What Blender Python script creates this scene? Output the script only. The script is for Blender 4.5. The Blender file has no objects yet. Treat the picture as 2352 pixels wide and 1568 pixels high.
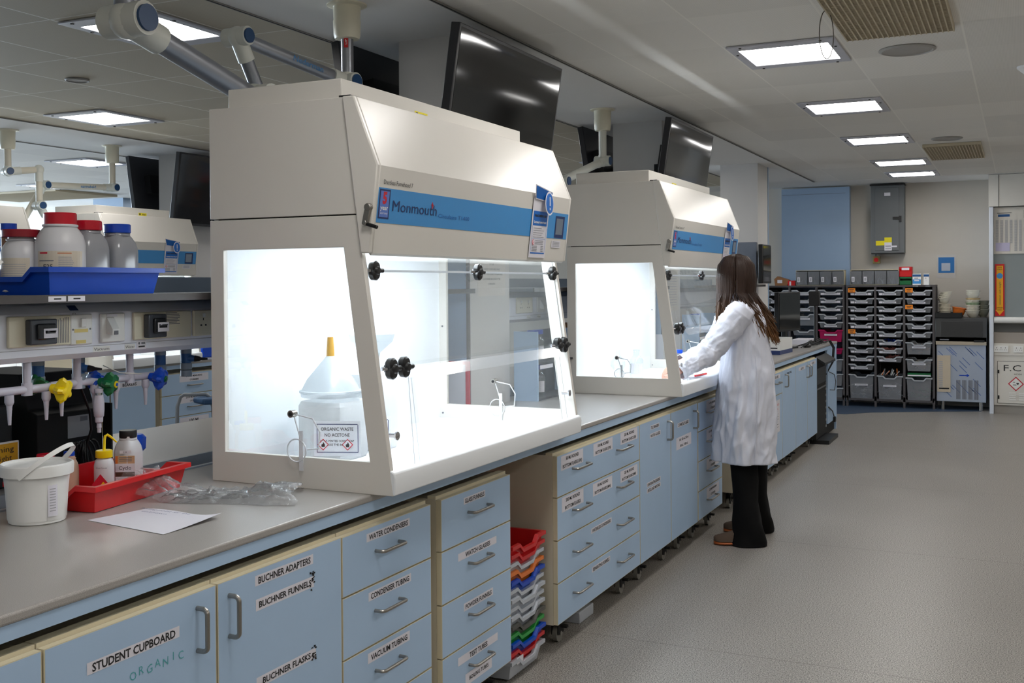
import bpy, bmesh, math, random
from mathutils import Vector, Matrix, noise
R = math.radians
random.seed(7)
C = bpy.context.scene.collection
S = bpy.context.scene

# ------------------------------------------------------------ camera
cam = bpy.data.cameras.new('camera'); cam_o = bpy.data.objects.new('camera', cam); C.objects.link(cam_o)
def cam_matrix(yaw, pitch, roll, loc):
    cy, sy = math.cos(yaw), math.sin(yaw)
    fwd = Vector((sy, cy, 0)); right = Vector((cy, -sy, 0)); up = Vector((0, 0, 1))
    f2 = fwd*math.cos(pitch) + up*math.sin(pitch); u2 = -fwd*math.sin(pitch) + up*math.cos(pitch)
    r3 = right*math.cos(roll) + u2*math.sin(roll); u3 = -right*math.sin(roll) + u2*math.cos(roll)
    m = Matrix((r3, u3, -f2)).transposed().to_4x4(); m.translation = Vector(loc); return m
cam_o.matrix_world = cam_matrix(-.4411, -.0098, -.007, (1.7136, -2.9886, 1.5096))
cam.sensor_width = 36.0; cam.lens = 36.0*2476.3/2352.0; cam.shift_y = -(784-676.87)/2352.0
cam.clip_start = .05; cam.clip_end = 200
S.camera = cam_o
# ------------------------------------------------------------ world, exposure
w = bpy.data.worlds.new('daylight'); S.world = w; w.use_nodes = True
wb = w.node_tree.nodes['Background']; wb.inputs[0].default_value = (.62, .80, 1.0, 1); wb.inputs[1].default_value = 2.2
S.view_settings.view_transform = 'Standard'; S.view_settings.look = 'None'
S.view_settings.exposure = 0.0; S.view_settings.gamma = 1.0; S.view_settings.use_curve_mapping = False
S.cycles.caustics_reflective = False; S.cycles.caustics_refractive = False
# daylight coming in through the window wall on the far left
def area(name, loc, rot, sx, sy, power, col):
    l = bpy.data.lights.new(name, 'AREA'); l.shape = 'RECTANGLE'; l.size = sx; l.size_y = sy; l.energy = power; l.color = col
    o = bpy.data.objects.new(name, l); o.location = loc; o.rotation_euler = rot; C.objects.link(o); return o
area('window_daylight', (-16.85, 5.6, 1.75), (0, R(-90), 0), 1.6, 10.5, 1500, (.72, .86, 1.0))
LAMP = 18.0       # radiance of the ceiling luminaires
HOODLAMP = 36.0   # radiance of the lamp inside each fume hood
CZ = 2.72         # ceiling height

# ------------------------------------------------------------ materials
MATS = {}
def srgb(r, g, b):
    f = lambda c: (c/255/12.92) if c/255 <= .04045 else ((c/255+.055)/1.055)**2.4
    return (f(r), f(g), f(b), 1)
def mat(name, col, rough=.5, metal=0, spec=.5, var=.04, scale=8, bump=0, bscale=60, coat=0, emit=None, alpha=None, sub=0):
    if name in MATS: return MATS[name]
    m = bpy.data.materials.new(name); m.use_nodes = True; nt = m.node_tree; n = nt.nodes; b = n['Principled BSDF']
    c = srgb(*col)
    b.inputs['Roughness'].default_value = rough; b.inputs['Metallic'].default_value = metal
    b.inputs['Specular IOR Level'].default_value = spec
    if coat: b.inputs['Coat Weight'].default_value = coat; b.inputs['Coat Roughness'].default_value = .08
    if sub: b.inputs['Subsurface Weight'].default_value = sub; b.inputs['Subsurface Scale'].default_value = .01
    tc = n.new('ShaderNodeTexCoord')
    nz = n.new('ShaderNodeTexNoise'); nz.inputs['Scale'].default_value = scale; nz.inputs['Detail'].default_value = 4
    nt.links.new(tc.outputs['Object'], nz.inputs['Vector'])
    mx = n.new('ShaderNodeMix'); mx.data_type = 'RGBA'
    mx.inputs[6].default_value = tuple(max(0, x*(1-var)) for x in c[:3])+(1,)
    mx.inputs[7].default_value = tuple(min(1, x*(1+var)) for x in c[:3])+(1,)
    nt.links.new(nz.outputs['Fac'], mx.inputs[0]); nt.links.new(mx.outputs[2], b.inputs['Base Color'])
    if bump:
        n2 = n.new('ShaderNodeTexNoise'); n2.inputs['Scale'].default_value = bscale; nt.links.new(tc.outputs['Object'], n2.inputs['Vector'])
        bp = n.new('ShaderNodeBump'); bp.inputs['Strength'].default_value = bump; bp.inputs['Distance'].default_value = .002
        nt.links.new(n2.outputs['Fac'], bp.inputs['Height']); nt.links.new(bp.outputs[0], b.inputs['Normal'])
    if emit: b.inputs['Emission Color'].default_value = emit[0]; b.inputs['Emission Strength'].default_value = emit[1]
    MATS[name] = m; return m
def emat(name, col, st):
    m = bpy.data.materials.new(name); m.use_nodes = True; nt = m.node_tree; nt.nodes.clear()
    e = nt.nodes.new('ShaderNodeEmission'); e.inputs[0].default_value = col+(1,); e.inputs[1].default_value = st
    o = nt.nodes.new('ShaderNodeOutputMaterial'); nt.links.new(e.outputs[0], o.inputs[0]); MATS[name] = m; return m
def clear(name, tint, gloss=.08, rough=.03, haze=0.0, hazecol=(1, 1, 1), bump=0, bscale=20, fk=.22):
    """thin clear plastic or glass: see-through with a mirror-like skin and an optional milky part"""
    m = bpy.data.materials.new(name); m.use_nodes = True; nt = m.node_tree; nt.nodes.clear(); n = nt.nodes
    t = n.new('ShaderNodeBsdfTransparent'); t.inputs[0].default_value = tint+(1,)
    g = n.new('ShaderNodeBsdfGlossy'); g.inputs[1].default_value = rough
    d = n.new('ShaderNodeBsdfDiffuse'); d.inputs[0].default_value = hazecol+(1,)
    fr = n.new('ShaderNodeLayerWeight'); fr.inputs[0].default_value = .35
    mm = n.new('ShaderNodeMath'); mm.operation = 'MULTIPLY_ADD'; mm.inputs[1].default_value = fk; mm.inputs[2].default_value = gloss
    nt.links.new(fr.outputs['Fresnel'], mm.inputs[0])
    m1 = n.new('ShaderNodeMixShader'); m1.inputs[0].default_value = haze; nt.links.new(t.outputs[0], m1.inputs[1]); nt.links.new(d.outputs[0], m1.inputs[2])
    m2 = n.new('ShaderNodeMixShader'); nt.links.new(mm.outputs[0], m2.inputs[0]); nt.links.new(m1.outputs[0], m2.inputs[1]); nt.links.new(g.outputs[0], m2.inputs[2])
    if bump:
        tc = n.new('ShaderNodeTexCoord'); z = n.new('ShaderNodeTexNoise'); z.inputs['Scale'].default_value = bscale; z.inputs['Detail'].default_value = 6
        nt.links.new(tc.outputs['Object'], z.inputs['Vector'])
        bp = n.new('ShaderNodeBump'); bp.inputs['Strength'].default_value = bump; bp.inputs['Distance'].default_value = .02
        nt.links.new(z.outputs['Fac'], bp.inputs['Height']); nt.links.new(bp.outputs[0], g.inputs['Normal']); nt.links.new(bp.outputs[0], fr.inputs['Normal'])
    o = n.new('ShaderNodeOutputMaterial'); nt.links.new(m2.outputs[0], o.inputs[0]); MATS[name] = m; return m

BLUE = mat('blue_laminate', (174, 201, 231), .42, var=.03, bump=.05)
CREAM = mat('cream_edging', (214, 204, 176), .5)
CARC = mat('carcass_board', (206, 198, 178), .5, var=.03)
HOODW = mat('hood_white_enamel', (222, 218, 211), .28, var=.015, bump=.04, bscale=400)
HOODI = mat('hood_interior_white', (240, 243, 246), .35, var=.01)
DARKGAP = mat('dark_gap', (30, 28, 26), .8)
STEEL = mat('brushed_steel', (160, 156, 150), .32, metal=1, bump=.05, bscale=300)
CHROME = mat('chrome', (200, 200, 205), .15, metal=1)
BLACK = mat('black_plastic', (18, 18, 20), .4)
BLACKM = mat('black_matte', (14, 14, 15), .75)
RUBBER = mat('grey_rubber', (70, 70, 68), .6)
WHEEL = mat('caster_wheel', (128, 126, 120), .45)
PAPER = mat('paper_white', (226, 224, 232), .6, var=.01)
LABEL = mat('label_paper', (228, 226, 236), .55, var=.01)
INK = mat('black_ink', (26, 26, 30), .6)
INKG = mat('grey_ink', (110, 112, 120), .6)
INKM = mat('faint_ink', (165, 166, 172), .6)
MARKER = mat('green_marker_ink', (84, 168, 176), .6)
BRAND = mat('brand_blue', (66, 148, 214), .35, var=.01)
NAVY = mat('navy_ink', (24, 48, 104), .4)
REDINK = mat('red_ink', (206, 30, 56), .4)
WHITEP = mat('white_plastic', (236, 236, 234), .32, var=.01)
CREAMP = mat('cream_plastic', (228, 222, 200), .35, var=.02)
GREYP = mat('grey_plastic', (150, 156, 164), .4)
UNION = mat('grey_union', (128, 140, 152), .4)
VALVEB = mat('valve_blue', (34, 84, 140), .35)
YEL = mat('yellow_plastic', (244, 214, 10), .28)
GRN = mat('green_plastic', (22, 104, 58), .3)
BLU = mat('blue_plastic', (10, 70, 190), .3)
DBLU = mat('deep_blue_plastic', (0, 70, 186), .35)
RED = mat('red_plastic', (206, 22, 28), .32)
REDCAP = mat('red_cap', (196, 14, 40), .25)
ORANGE = mat('orange_plastic', (226, 120, 44), .35)
GREENT = mat('green_tray', (40, 160, 66), .35)
DKTRAY = mat('dark_grey_tray', (84, 84, 80), .4)
CLTRAY = mat('translucent_tray', (188, 194, 204), .35)
WALLM = mat('wall_paint', (196, 190, 180), .7, var=.02)
COLM = mat('column_paint', (204, 202, 200), .7, var=.015)
BLUEW = mat('blue_wall_panel', (148, 170, 196), .55, var=.02)
PLAST = mat('plaster_ceiling', (230, 229, 227), .75, var=.01)
TUBE = mat('arm_aluminium', (150, 152, 158), .35, metal=.7)
ARMW = mat('arm_joint_plastic', (216, 216, 206), .4)
ARMB = mat('arm_blue_cap', (28, 66, 108), .4)
TVF = mat('tv_frame', (44, 44, 48), .35)
TRUNK = mat('trunking_white', (232, 235, 246), .35, var=.01)
SHELFM = mat('shelf_top_grey', (96, 106, 118), .45)
SHELFD = mat('shelf_edge_dark', (70, 66, 66), .5)
RACKM = mat('rack_dark_metal', (78, 74, 76), .45)
EBOX = mat('electric_box_grey', (104, 108, 110), .5)
YELST = mat('yellow_sticker', (236, 220, 20), .5)
ORST = mat('orange_sticker', (240, 140, 30), .5)
SKIN = mat('skin', (224, 170, 150), .5, sub=.1)
COAT = mat('lab_coat', (216, 218, 230), .75, var=.02, bump=.3, bscale=260)
TROUS = mat('black_trousers', (9, 9, 10), .9, spec=.2, var=.2, bump=.2)
SHOE = mat('brown_suede', (84, 68, 56), .9, var=.1)
SOLE = mat('gum_sole', (176, 92, 40), .55)
WAXW = mat('waste_label', (238, 240, 248), .5)
DBROWN = mat('cardboard', (150, 104, 66), .7)
TAN = mat('tan_label', (206, 168, 128), .5)
JUG = clear('milky_plastic', (.92, .94, .95), .05, .2, .62, (.86, .88, .9))
FUNNEL = clear('milky_funnel', (.9, .93, .95), .05, .2, .5, (.74, .8, .84))
STAIN = mat('stained_spout', (196, 150, 60), .4, var=.25, scale=60)
GREYJAR = clear('grey_translucent_jar', (.75, .77, .8), .05, .2, .8, (.42, .43, .46))
MILK = mat('milky_bottle', (214, 214, 218), .35, var=.02)
ACR = clear('clear_acrylic', (.97, .98, .98), .035, .02, .012)
ACRH = clear('acrylic_lit_bend', (.95, .97, .99), .08, .1, .28, (.85, .9, .96))
ACRE = clear('acrylic_edge', (.9, .96, 1.0), .1, .2, .72, (.93, .96, 1.0))
GLASS = clear('lab_glass', (.96, .98, .98), .10, .02, .06, (.8, .85, .9))
CLEARBOX = clear('clear_tray_plastic', (.80, .82, .85), .06, .12, .24, (.56, .58, .62))
TRIM_ = clear('clear_tray_rim', (.85, .87, .9), .08, .12, .75, (.56, .58, .62))
BAGM = clear('plastic_bag_film', (.95, .955, .965), .05, .10, .07, (.9, .92, .95), 1.0, 26, .65)
WGLASS = clear('window_glass', (.95, .98, 1.0), .05, .02)
BAGBROWN = mat('brown_glass', (150, 110, 84), .3)
LUM = emat('luminaire_panel', (1.0, .975, .94), LAMP)
HLUM = emat('hood_lamp_tube', (.86, .94, 1.0), HOODLAMP)
LCD = mat('lcd_screen', (96, 106, 120), .3, emit=((.35, .42, .5, 1), .08))

def screen_mat():
    m = mat('tv_screen', (26, 26, 27), .07, spec=.5, var=0); n = m.node_tree.nodes; b = n['Principled BSDF']
    tc = n.new('ShaderNodeTexCoord'); z = n.new('ShaderNodeTexNoise'); z.inputs['Scale'].default_value = 2.2; z.inputs['Detail'].default_value = 1
    m.node_tree.links.new(tc.outputs['Object'], z.inputs['Vector'])
    mp = n.new('ShaderNodeMapping'); mp.inputs['Scale'].default_value = (1, .35, 1.6); m.node_tree.links.new(tc.outputs['Object'], mp.inputs[0]); m.node_tree.links.new(mp.outputs[0], z.inputs['Vector'])
    bp = n.new('ShaderNodeBump'); bp.inputs['Strength'].default_value = .12; bp.inputs['Distance'].default_value = .03
    m.node_tree.links.new(z.outputs['Fac'], bp.inputs['Height']); m.node_tree.links.new(bp.outputs[0], b.inputs['Normal']); return m
TVS = screen_mat()
def worktop_mat():
    m = mat('worktop_laminate', (152, 148, 144), .24, spec=.55, var=.02); nt = m.node_tree; n = nt.nodes; b = n['Principled BSDF']
    tc = n.new('ShaderNodeTexCoord'); z = n.new('ShaderNodeTexNoise'); z.inputs['Scale'].default_value = 700; z.inputs['Detail'].default_value = 1
    cr = n.new('ShaderNodeValToRGB'); cr.color_ramp.elements[0].color = srgb(148, 144, 140); cr.color_ramp.elements[1].color = srgb(180, 176, 172)
    cr.color_ramp.elements[0].position = .35; cr.color_ramp.elements[1].position = .65
    nt.links.new(tc.outputs['Object'], z.inputs['Vector']); nt.links.new(z.outputs['Fac'], cr.inputs[0]); nt.links.new(cr.outputs[0], b.inputs['Base Color'])
    z2 = n.new('ShaderNodeTexNoise'); z2.inputs['Scale'].default_value = 5; z2.inputs['Detail'].default_value = 5
    mr = n.new('ShaderNodeMapRange'); mr.inputs[3].default_value = .22; mr.inputs[4].default_value = .30
    nt.links.new(tc.outputs['Object'], z2.inputs['Vector']); b.inputs['Roughness'].default_value = .29; return m
WTOP = worktop_mat()
def floor_mat():
    m = mat('speckled_vinyl', (150, 145, 138), .36, spec=.4, var=0); nt = m.node_tree; n = nt.nodes; b = n['Principled BSDF']; L = nt.links
    tc = n.new('ShaderNodeTexCoord')
    z = n.new('ShaderNodeTexNoise'); z.inputs['Scale'].default_value = 190; z.inputs['Detail'].default_value = 2; L.new(tc.outputs['Object'], z.inputs['Vector'])
    cr = n.new('ShaderNodeValToRGB'); e = cr.color_ramp.elements; e[0].position = .38; e[0].color = srgb(92, 88, 84); e[1].position = .60; e[1].color = srgb(180, 175, 168)
    L.new(z.outputs['Fac'], cr.inputs[0])
    z2 = n.new('ShaderNodeTexNoise'); z2.inputs['Scale'].default_value = 1.4; z2.inputs['Detail'].default_value = 6; L.new(tc.outputs['Object'], z2.inputs['Vector'])
    mr = n.new('ShaderNodeMapRange'); mr.inputs[3].default_value = .86; mr.inputs[4].default_value = 1.1; L.new(z2.outputs['Fac'], mr.inputs[0])
    mu = n.new('ShaderNodeMix'); mu.data_type = 'RGBA'; mu.blend_type = 'MULTIPLY'; mu.inputs[0].default_value = 1
    L.new(cr.outputs[0], mu.inputs[6]); L.new(mr.outputs[0], mu.inputs[7])
    # welded seams between vinyl sheets
    sp = n.new('ShaderNodeSeparateXYZ'); L.new(tc.outputs['Object'], sp.inputs[0])
    def line(sock, off, period, wd):
        a = n.new('ShaderNodeMath'); a.operation = 'SUBTRACT'; a.inputs[1].default_value = off; L.new(sock, a.inputs[0])
        p = n.new('ShaderNodeMath'); p.operation = 'PINGPONG'; p.inputs[1].default_value = period/2; L.new(a.outputs[0], p.inputs[0])
        c = n.new('ShaderNodeMath'); c.operation = 'LESS_THAN'; c.inputs[1].default_value = wd; L.new(p.outputs[0], c.inputs[0]); return c.outputs[0]
    l1 = line(sp.outputs[1], 1.35, 2.0, .0035)
    mu2 = n.new('ShaderNodeMix'); mu2.data_type = 'RGBA'; mu2.inputs[7].default_value = srgb(104, 98, 92)
    ms = n.new('ShaderNodeMath'); ms.operation = 'MULTIPLY'; ms.inputs[1].default_value = .6; L.new(l1, ms.inputs[0])
    L.new(ms.outputs[0], mu2.inputs[0]); L.new(mu.outputs[2], mu2.inputs[6]); L.new(mu2.outputs[2], b.inputs['Base Color'])
    mr2 = n.new('ShaderNodeMapRange'); mr2.inputs[3].default_value = .28; mr2.inputs[4].default_value = .46; L.new(z2.outputs['Fac'], mr2.inputs[0]); L.new(mr2.outputs[0], b.inputs['Roughness'])
    return m
FLOORM = floor_mat()
def tile_mat(name, x0, px, y0, py, col):
    m = mat(name, col, .6, spec=.18, var=.01); nt = m.node_tree; n = nt.nodes; b = n['Principled BSDF']; L = nt.links
    tc = n.new('ShaderNodeTexCoord'); sp = n.new('ShaderNodeSeparateXYZ'); L.new(tc.outputs['Object'], sp.inputs[0])
    def line(sock, off, period, wd):
        a = n.new('ShaderNodeMath'); a.operation = 'SUBTRACT'; a.inputs[1].default_value = off; L.new(sock, a.inputs[0])
        p = n.new('ShaderNodeMath'); p.operation = 'PINGPONG'; p.inputs[1].default_value = period/2; L.new(a.outputs[0], p.inputs[0])
        c = n.new('ShaderNodeMath'); c.operation = 'LESS_THAN'; c.inputs[1].default_value = wd; L.new(p.outputs[0], c.inputs[0]); return c.outputs[0]
    lx = line(sp.outputs[0], x0, px, .0045); ly = line(sp.outputs[1], y0, py, .0035)
    # each metal tile has a slightly different tone
    sn = n.new('ShaderNodeVectorMath'); sn.operation = 'SNAP'; sn.inputs[1].default_value = (px, py, 10)
    so = n.new('ShaderNodeVectorMath'); so.operation = 'SUBTRACT'; so.inputs[1].default_value = (x0, y0, 0)
    L.new(tc.outputs['Object'], so.inputs[0]); L.new(so.outputs[0], sn.inputs[0])
    wn = n.new('ShaderNodeTexWhiteNoise'); L.new(sn.outputs[0], wn.inputs['Vector'])
    mr = n.new('ShaderNodeMapRange'); mr.inputs[3].default_value = .93; mr.inputs[4].default_value = 1.05; L.new(wn.outputs['Value'], mr.inputs[0])
    vo = n.new('ShaderNodeTexVoronoi'); vo.inputs['Scale'].default_value = 150; vo.inputs['Randomness'].default_value = 0; L.new(tc.outputs['Object'], vo.inputs['Vector'])
    pl = n.new('ShaderNodeMapRange'); pl.inputs[1].default_value = .15; pl.inputs[2].default_value = .35; pl.inputs[3].default_value = .82; pl.inputs[4].default_value = 1; L.new(vo.outputs['Distance'], pl.inputs[0])
    mm = n.new('ShaderNodeMath'); mm.operation = 'MULTIPLY'; L.new(mr.outputs[0], mm.inputs[0]); L.new(pl.outputs[0], mm.inputs[1])
    mu = n.new('ShaderNodeMix'); mu.data_type = 'RGBA'; mu.blend_type = 'MULTIPLY'; mu.inputs[0].default_value = 1; mu.inputs[6].default_value = srgb(*col); L.new(mm.outputs[0], mu.inputs[7])
    m2 = n.new('ShaderNodeMix'); m2.data_type = 'RGBA'; m2.inputs[7].default_value = srgb(236, 234, 228); L.new(ly, m2.inputs[0]); L.new(mu.outputs[2], m2.inputs[6])
    m3 = n.new('ShaderNodeMix'); m3.data_type = 'RGBA'; m3.inputs[7].default_value = srgb(244, 242, 236); L.new(lx, m3.inputs[0]); L.new(m2.outputs[2], m3.inputs[6])
    L.new(m3.outputs[2], b.inputs['Base Color']); return m

# ------------------------------------------------------------ mesh builder (world coordinates)
_txt = {}
def text_mesh(s, bold):
    k = (s, bold)
    if k in _txt: return _txt[k]
    cu = bpy.data.curves.new('t', 'FONT'); cu.body = s; cu.size = 1; cu.resolution_u = 2; cu.offset = bold
    o = bpy.data.objects.new('t', cu); C.objects.link(o); dg = bpy.context.evaluated_depsgraph_get(); dg.update()
    me = bpy.data.meshes.new_from_object(o.evaluated_get(dg))
    V = [v.co.copy() for v in me.vertices]; F = [tuple(p.vertices) for p in me.polygons]
    bpy.data.objects.remove(o); bpy.data.curves.remove(cu); bpy.data.meshes.remove(me)
    if V:
        x0 = min(v.x for v in V); x1 = max(v.x for v in V)
    else: x0 = x1 = 0
    _txt[k] = (V, F, x0, x1); return _txt[k]
class MB:
    def __init__(s): s.v = []; s.f = []; s.mi = []; s.ms = []; s.M = Matrix.Identity(4)
    def slot(s, m):
        if m not in s.ms: s.ms.append(m)
        return s.ms.index(m)
    def add(s, V, F, m):
        b = len(s.v); k = s.slot(m); s.v += [s.M @ Vector(p) for p in V]
        for f in F: s.f.append(tuple(b+i for i in f)); s.mi.append(k)
        return s
    def box(s, x0, x1, y0, y1, z0, z1, m):
        if x0 > x1: x0, x1 = x1, x0
        if y0 > y1: y0, y1 = y1, y0
        V = [(x, y, z) for x in (x0, x1) for y in (y0, y1) for z in (z0, z1)]
        return s.add(V, [(0, 1, 3, 2), (4, 6, 7, 5), (0, 4, 5, 1), (2, 3, 7, 6), (0, 2, 6, 4), (1, 5, 7, 3)], m)
    def quad(s, pts, m): return s.add(pts, [tuple(range(len(pts)))], m)
    def prism(s, poly, ax, a0, a1, m):
        """poly in the two other axes (in x,y,z order) pushed along ax from a0 to a1"""
        n = len(poly)
        def P(q, a):
            return (a, q[0], q[1]) if ax == 'X' else (q[0], a, q[1]) if ax == 'Y' else (q[0], q[1], a)
        V = [P(q, a0) for q in poly]+[P(q, a1) for q in poly]
        F = [tuple(range(n))[::-1], tuple(range(n, 2*n))]+[(i, (i+1) % n, n+(i+1) % n, n+i) for i in range(n)]
        return s.add(V, F, m)
    def frame(s, outer, inner, ax, a0, a1, m):
        n = len(outer)
        def P(q, a):
            return (a, q[0], q[1]) if ax == 'X' else (q[0], a, q[1]) if ax == 'Y' else (q[0], q[1], a)
        V = [P(q, a0) for q in outer]+[P(q, a0) for q in inner]+[P(q, a1) for q in outer]+[P(q, a1) for q in inner]; F = []
        for i in range(n):
            j = (i+1) % n
            F += [(i, j, n+j, n+i), (2*n+i, 3*n+i, 3*n+j, 2*n+j), (i, 2*n+i, 2*n+j, j), (n+i, n+j, 3*n+j, 3*n+i)]
        return s.add(V, F, m)
    def cyl(s, p0, p1, r0, r1=None, m=None, n=16, caps=True):
        r1 = r0 if r1 is None else r1
        p0 = Vector(p0); p1 = Vector(p1); d = (p1-p0).normalized(); a = d.orthogonal().normalized(); b = d.cross(a)
        V = []
        for p, r in ((p0, r0), (p1, r1)):
            for i in range(n):
                t = 2*math.pi*i/n; V.append(p+a*(r*math.cos(t))+b*(r*math.sin(t)))
        F = [(i, (i+1) % n, n+(i+1) % n, n+i) for i in range(n)]
        if caps: F += [tuple(range(n))[::-1], tuple(range(n, 2*n))]
        return s.add(V, F, m)
    def lathe(s, c, prof, m, n=24, ax='Z', sq=0, a0=0):
        """prof = [(radius, height)], closed at the ends when radius is 0; sq > 0 squares the section off"""
        V = []; F = []
        for r, h in prof:
            for i in range(n):
                t = 2*math.pi*i/n+a0; cx, sx = math.cos(t), math.sin(t)
                if sq:
                    k = 1/((abs(cx)**sq+abs(sx)**sq)**(1/sq)); cx *= k; sx *= k
                x, y = r*cx, r*sx
                if ax == 'Z': V.append((c[0]+x, c[1]+y, c[2]+h))
                elif ax == 'X': V.append((c[0]+h, c[1]+x, c[2]+y))
                else: V.append((c[0]+y, c[1]+h, c[2]+x))
        for k in range(len(prof)-1):
            for i in range(n):
                j = (i+1) % n; F.append((k*n+i, k*n+j, (k+1)*n+j, (k+1)*n+i))
        if prof[0][0] > 0: F.append(tuple(range(n))[::-1])
        if prof[-1][0] > 0: F.append(tuple((len(prof)-1)*n+i for i in range(n)))
        return s.add(V, F, m)
    def open_lathe(s, c, prof, m, n=24):
        b = len(s.f); s.lathe(c, prof, m, n)
        k = (1 if prof[0][0] > 0 else 0)+(1 if prof[-1][0] > 0 else 0)
        if k: del s.f[-k:]; del s.mi[-k:]
        return s
    def tube(s, pts, r, m, n=8, cap=True, flat=1.0):
        pts = [Vector(p) for p in pts]; N = len(pts); rr = r if isinstance(r, (list, tuple)) else [r]*N
        V = []; F = []; a = None
        for i, p in enumerate(pts):
            d = (pts[min(i+1, N-1)]-pts[max(i-1, 0)]).normalized()
            if a is None: a = d.orthogonal().normalized()
            a = (a-d*a.dot(d)).normalized(); b = d.cross(a)
            for k in range(n):
                t = 2*math.pi*k/n; V.append(p+a*(rr[i]*math.cos(t))+b*(rr[i]*flat*math.sin(t)))
        for i in range(N-1):
            for k in range(n): j = (k+1) % n; F.append((i*n+k, i*n+j, (i+1)*n+j, (i+1)*n+k))
        if cap: F += [tuple(range(n))[::-1], tuple((N-1)*n+k for k in range(n))]
        return s.add(V, F, m)
    def loft(s, rings, m, cap=True):
        n = len(rings[0]); V = [p for r in rings for p in r]; F = []
        for i in range(len(rings)-1):
            for k in range(n): j = (k+1) % n; F.append((i*n+k, i*n+j, (i+1)*n+j, (i+1)*n+k))
        if cap: F += [tuple(range(n))[::-1], tuple((len(rings)-1)*n+k for k in range(n))]
        return s.add(V, F, m)
    def sphere(s, c, r, m, n=14, sx=1, sy=1, sz=1):
        prof = [(max(1e-4, r*math.sin(math.pi*i/n)), -r*math.cos(math.pi*i/n)) for i in range(n+1)]
        b = len(s.v); s.lathe((0, 0, 0), prof, m, n*2)
        Mi = s.M.inverted()
        for i in range(b, len(s.v)):
            q = Mi @ s.v[i]; s.v[i] = s.M @ Vector((c[0]+q.x*sx, c[1]+q.y*sy, c[2]+q.z*sz))
        return s
    def text(s, t, o, h, m, xd=(0, 1, 0), yd=(0, 0, 1), w=None, al='C', sq=1.0, bold=0.0):
        """t with cap height h at o (middle of the line unless al = 'L'); w fits the width"""
        V, F, x0, x1 = text_mesh(t, bold); k = h/.73; xd = Vector(xd).normalized(); yd = Vector(yd).normalized(); o = Vector(o)
        if not V: return s
        kx = k*sq
        if w: kx = w/max(1e-6, x1-x0)
        off = -x0 if al == 'L' else -(x0+x1)/2
        return s.add([o+xd*((v.x+off)*kx)+yd*(v.y*k-h/2) for v in V], F, m)
    def build(s, name, parent=None, bevel=0, seg=2, angle=28, origin=None):
        me = bpy.data.meshes.new(name)
        off = Vector((0, 0, 0))
        if parent is not None: off = wloc(parent)
        elif origin is not None: off = Vector(origin)
        me.from_pydata([tuple(v-off) for v in s.v], [], s.f)
        for m in s.ms: me.materials.append(m)
        me.polygons.foreach_set('material_index', s.mi); me.polygons.foreach_set('use_smooth', [True]*len(s.f))
        me.update(); me.set_sharp_from_angle(angle=R(angle))
        o = bpy.data.objects.new(name, me); C.objects.link(o)
        if parent is not None: o.parent = parent
        elif origin is not None: o.location = off
        if bevel:
            b = o.modifiers.new('bevel', 'BEVEL'); b.width = bevel; b.segments = seg; b.limit_method = 'ANGLE'; b.angle_limit = R(40); b.harden_normals = False
        return o
def wloc(o):
    v = Vector(o.location)
    while o.parent: o = o.parent; v = v+Vector(o.location)
    return v
def thing(name, label, cat, loc=(0, 0, 0), group=None, rz=0):
    o = bpy.data.objects.new(name, None); o.location = loc; o.rotation_euler = (0, 0, rz); o.empty_display_size = .05; C.objects.link(o)
    o['label'] = label; o['category'] = cat
    if group: o['group'] = group
    return o
def tag(o, label, cat, group=None, kind=None):
    o['label'] = label; o['category'] = cat
    if group: o['group'] = group
    if kind: o['kind'] = kind
    return o
def struct(name, mb, **k):
    o = mb.build(name, **k); o['kind'] = 'structure'; return o
def dup(root, loc, label=None, group=None, rz=None):
    r = root.copy(); C.objects.link(r); r.location = loc
    if rz is not None: r.rotation_euler = (0, 0, rz)
    if label: r['label'] = label
    if group: r['group'] = group
    for ch in list(root.children):
        c = ch.copy(); C.objects.link(c); c.parent = r
        for g in list(ch.children):
            d = g.copy(); C.objects.link(d); d.parent = c
    return r
ORD = ['topmost', 'second from the top', 'third from the top', 'fourth from the top', 'fifth from the top', 'sixth from the top', 'seventh from the top', 'eighth from the top', 'ninth from the top', 'tenth from the top', 'eleventh from the top', 'twelfth from the top', 'thirteenth from the top', 'fourteenth from the top', 'fifteenth from the top']

#SECTION_SETTING
XL, XR, YB, YF = -17.0, 4.3, -6.2, 11.1
# ------------------------------------------------------------ the room
struct('floor', MB().box(XL, XR, YB, YF, -.1, 0, FLOORM))
TR = tile_mat('ceiling_tiles', -.24, .568, 1.83, .643, (238, 236, 231))
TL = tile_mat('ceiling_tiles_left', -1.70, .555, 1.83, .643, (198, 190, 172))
TLL = tile_mat('ceiling_tiles_far_left', -5.9, .555, 1.83, .643, (236, 235, 232))
struct('ceiling', MB().box(-.54, XR, YB, 10.35, CZ, CZ+.1, TR))
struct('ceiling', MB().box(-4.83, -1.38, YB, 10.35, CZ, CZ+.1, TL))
struct('ceiling', MB().box(XL, -5.78, YB, 10.35, CZ, CZ+.1, TLL))
struct('ceiling', MB().box(-1.38, -.54, YB, YF, CZ-.002, CZ+.1, PLAST).box(-5.78, -4.83, YB, YF, CZ-.002, CZ+.1, PLAST).box(-.54, XR, 10.35, YF, CZ-.002, CZ+.1, PLAST).box(-4.83, -1.38, 10.35, YF, CZ-.002, CZ+.1, PLAST).box(XL, -5.78, 10.35, YF, CZ-.002, CZ+.1, PLAST))
for i, x in enumerate((-.54, -1.38, -4.83, -5.78)):
    struct('trim_%d' % (i+1), MB().box(x-.012, x+.012, YB, 10.35, CZ-.006, CZ-.002, mat('trim_grey', (150, 146, 140), .6)).box(x-.003, x+.003, YB, 10.35, CZ-.0075, CZ-.0058, DARKGAP))
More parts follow.
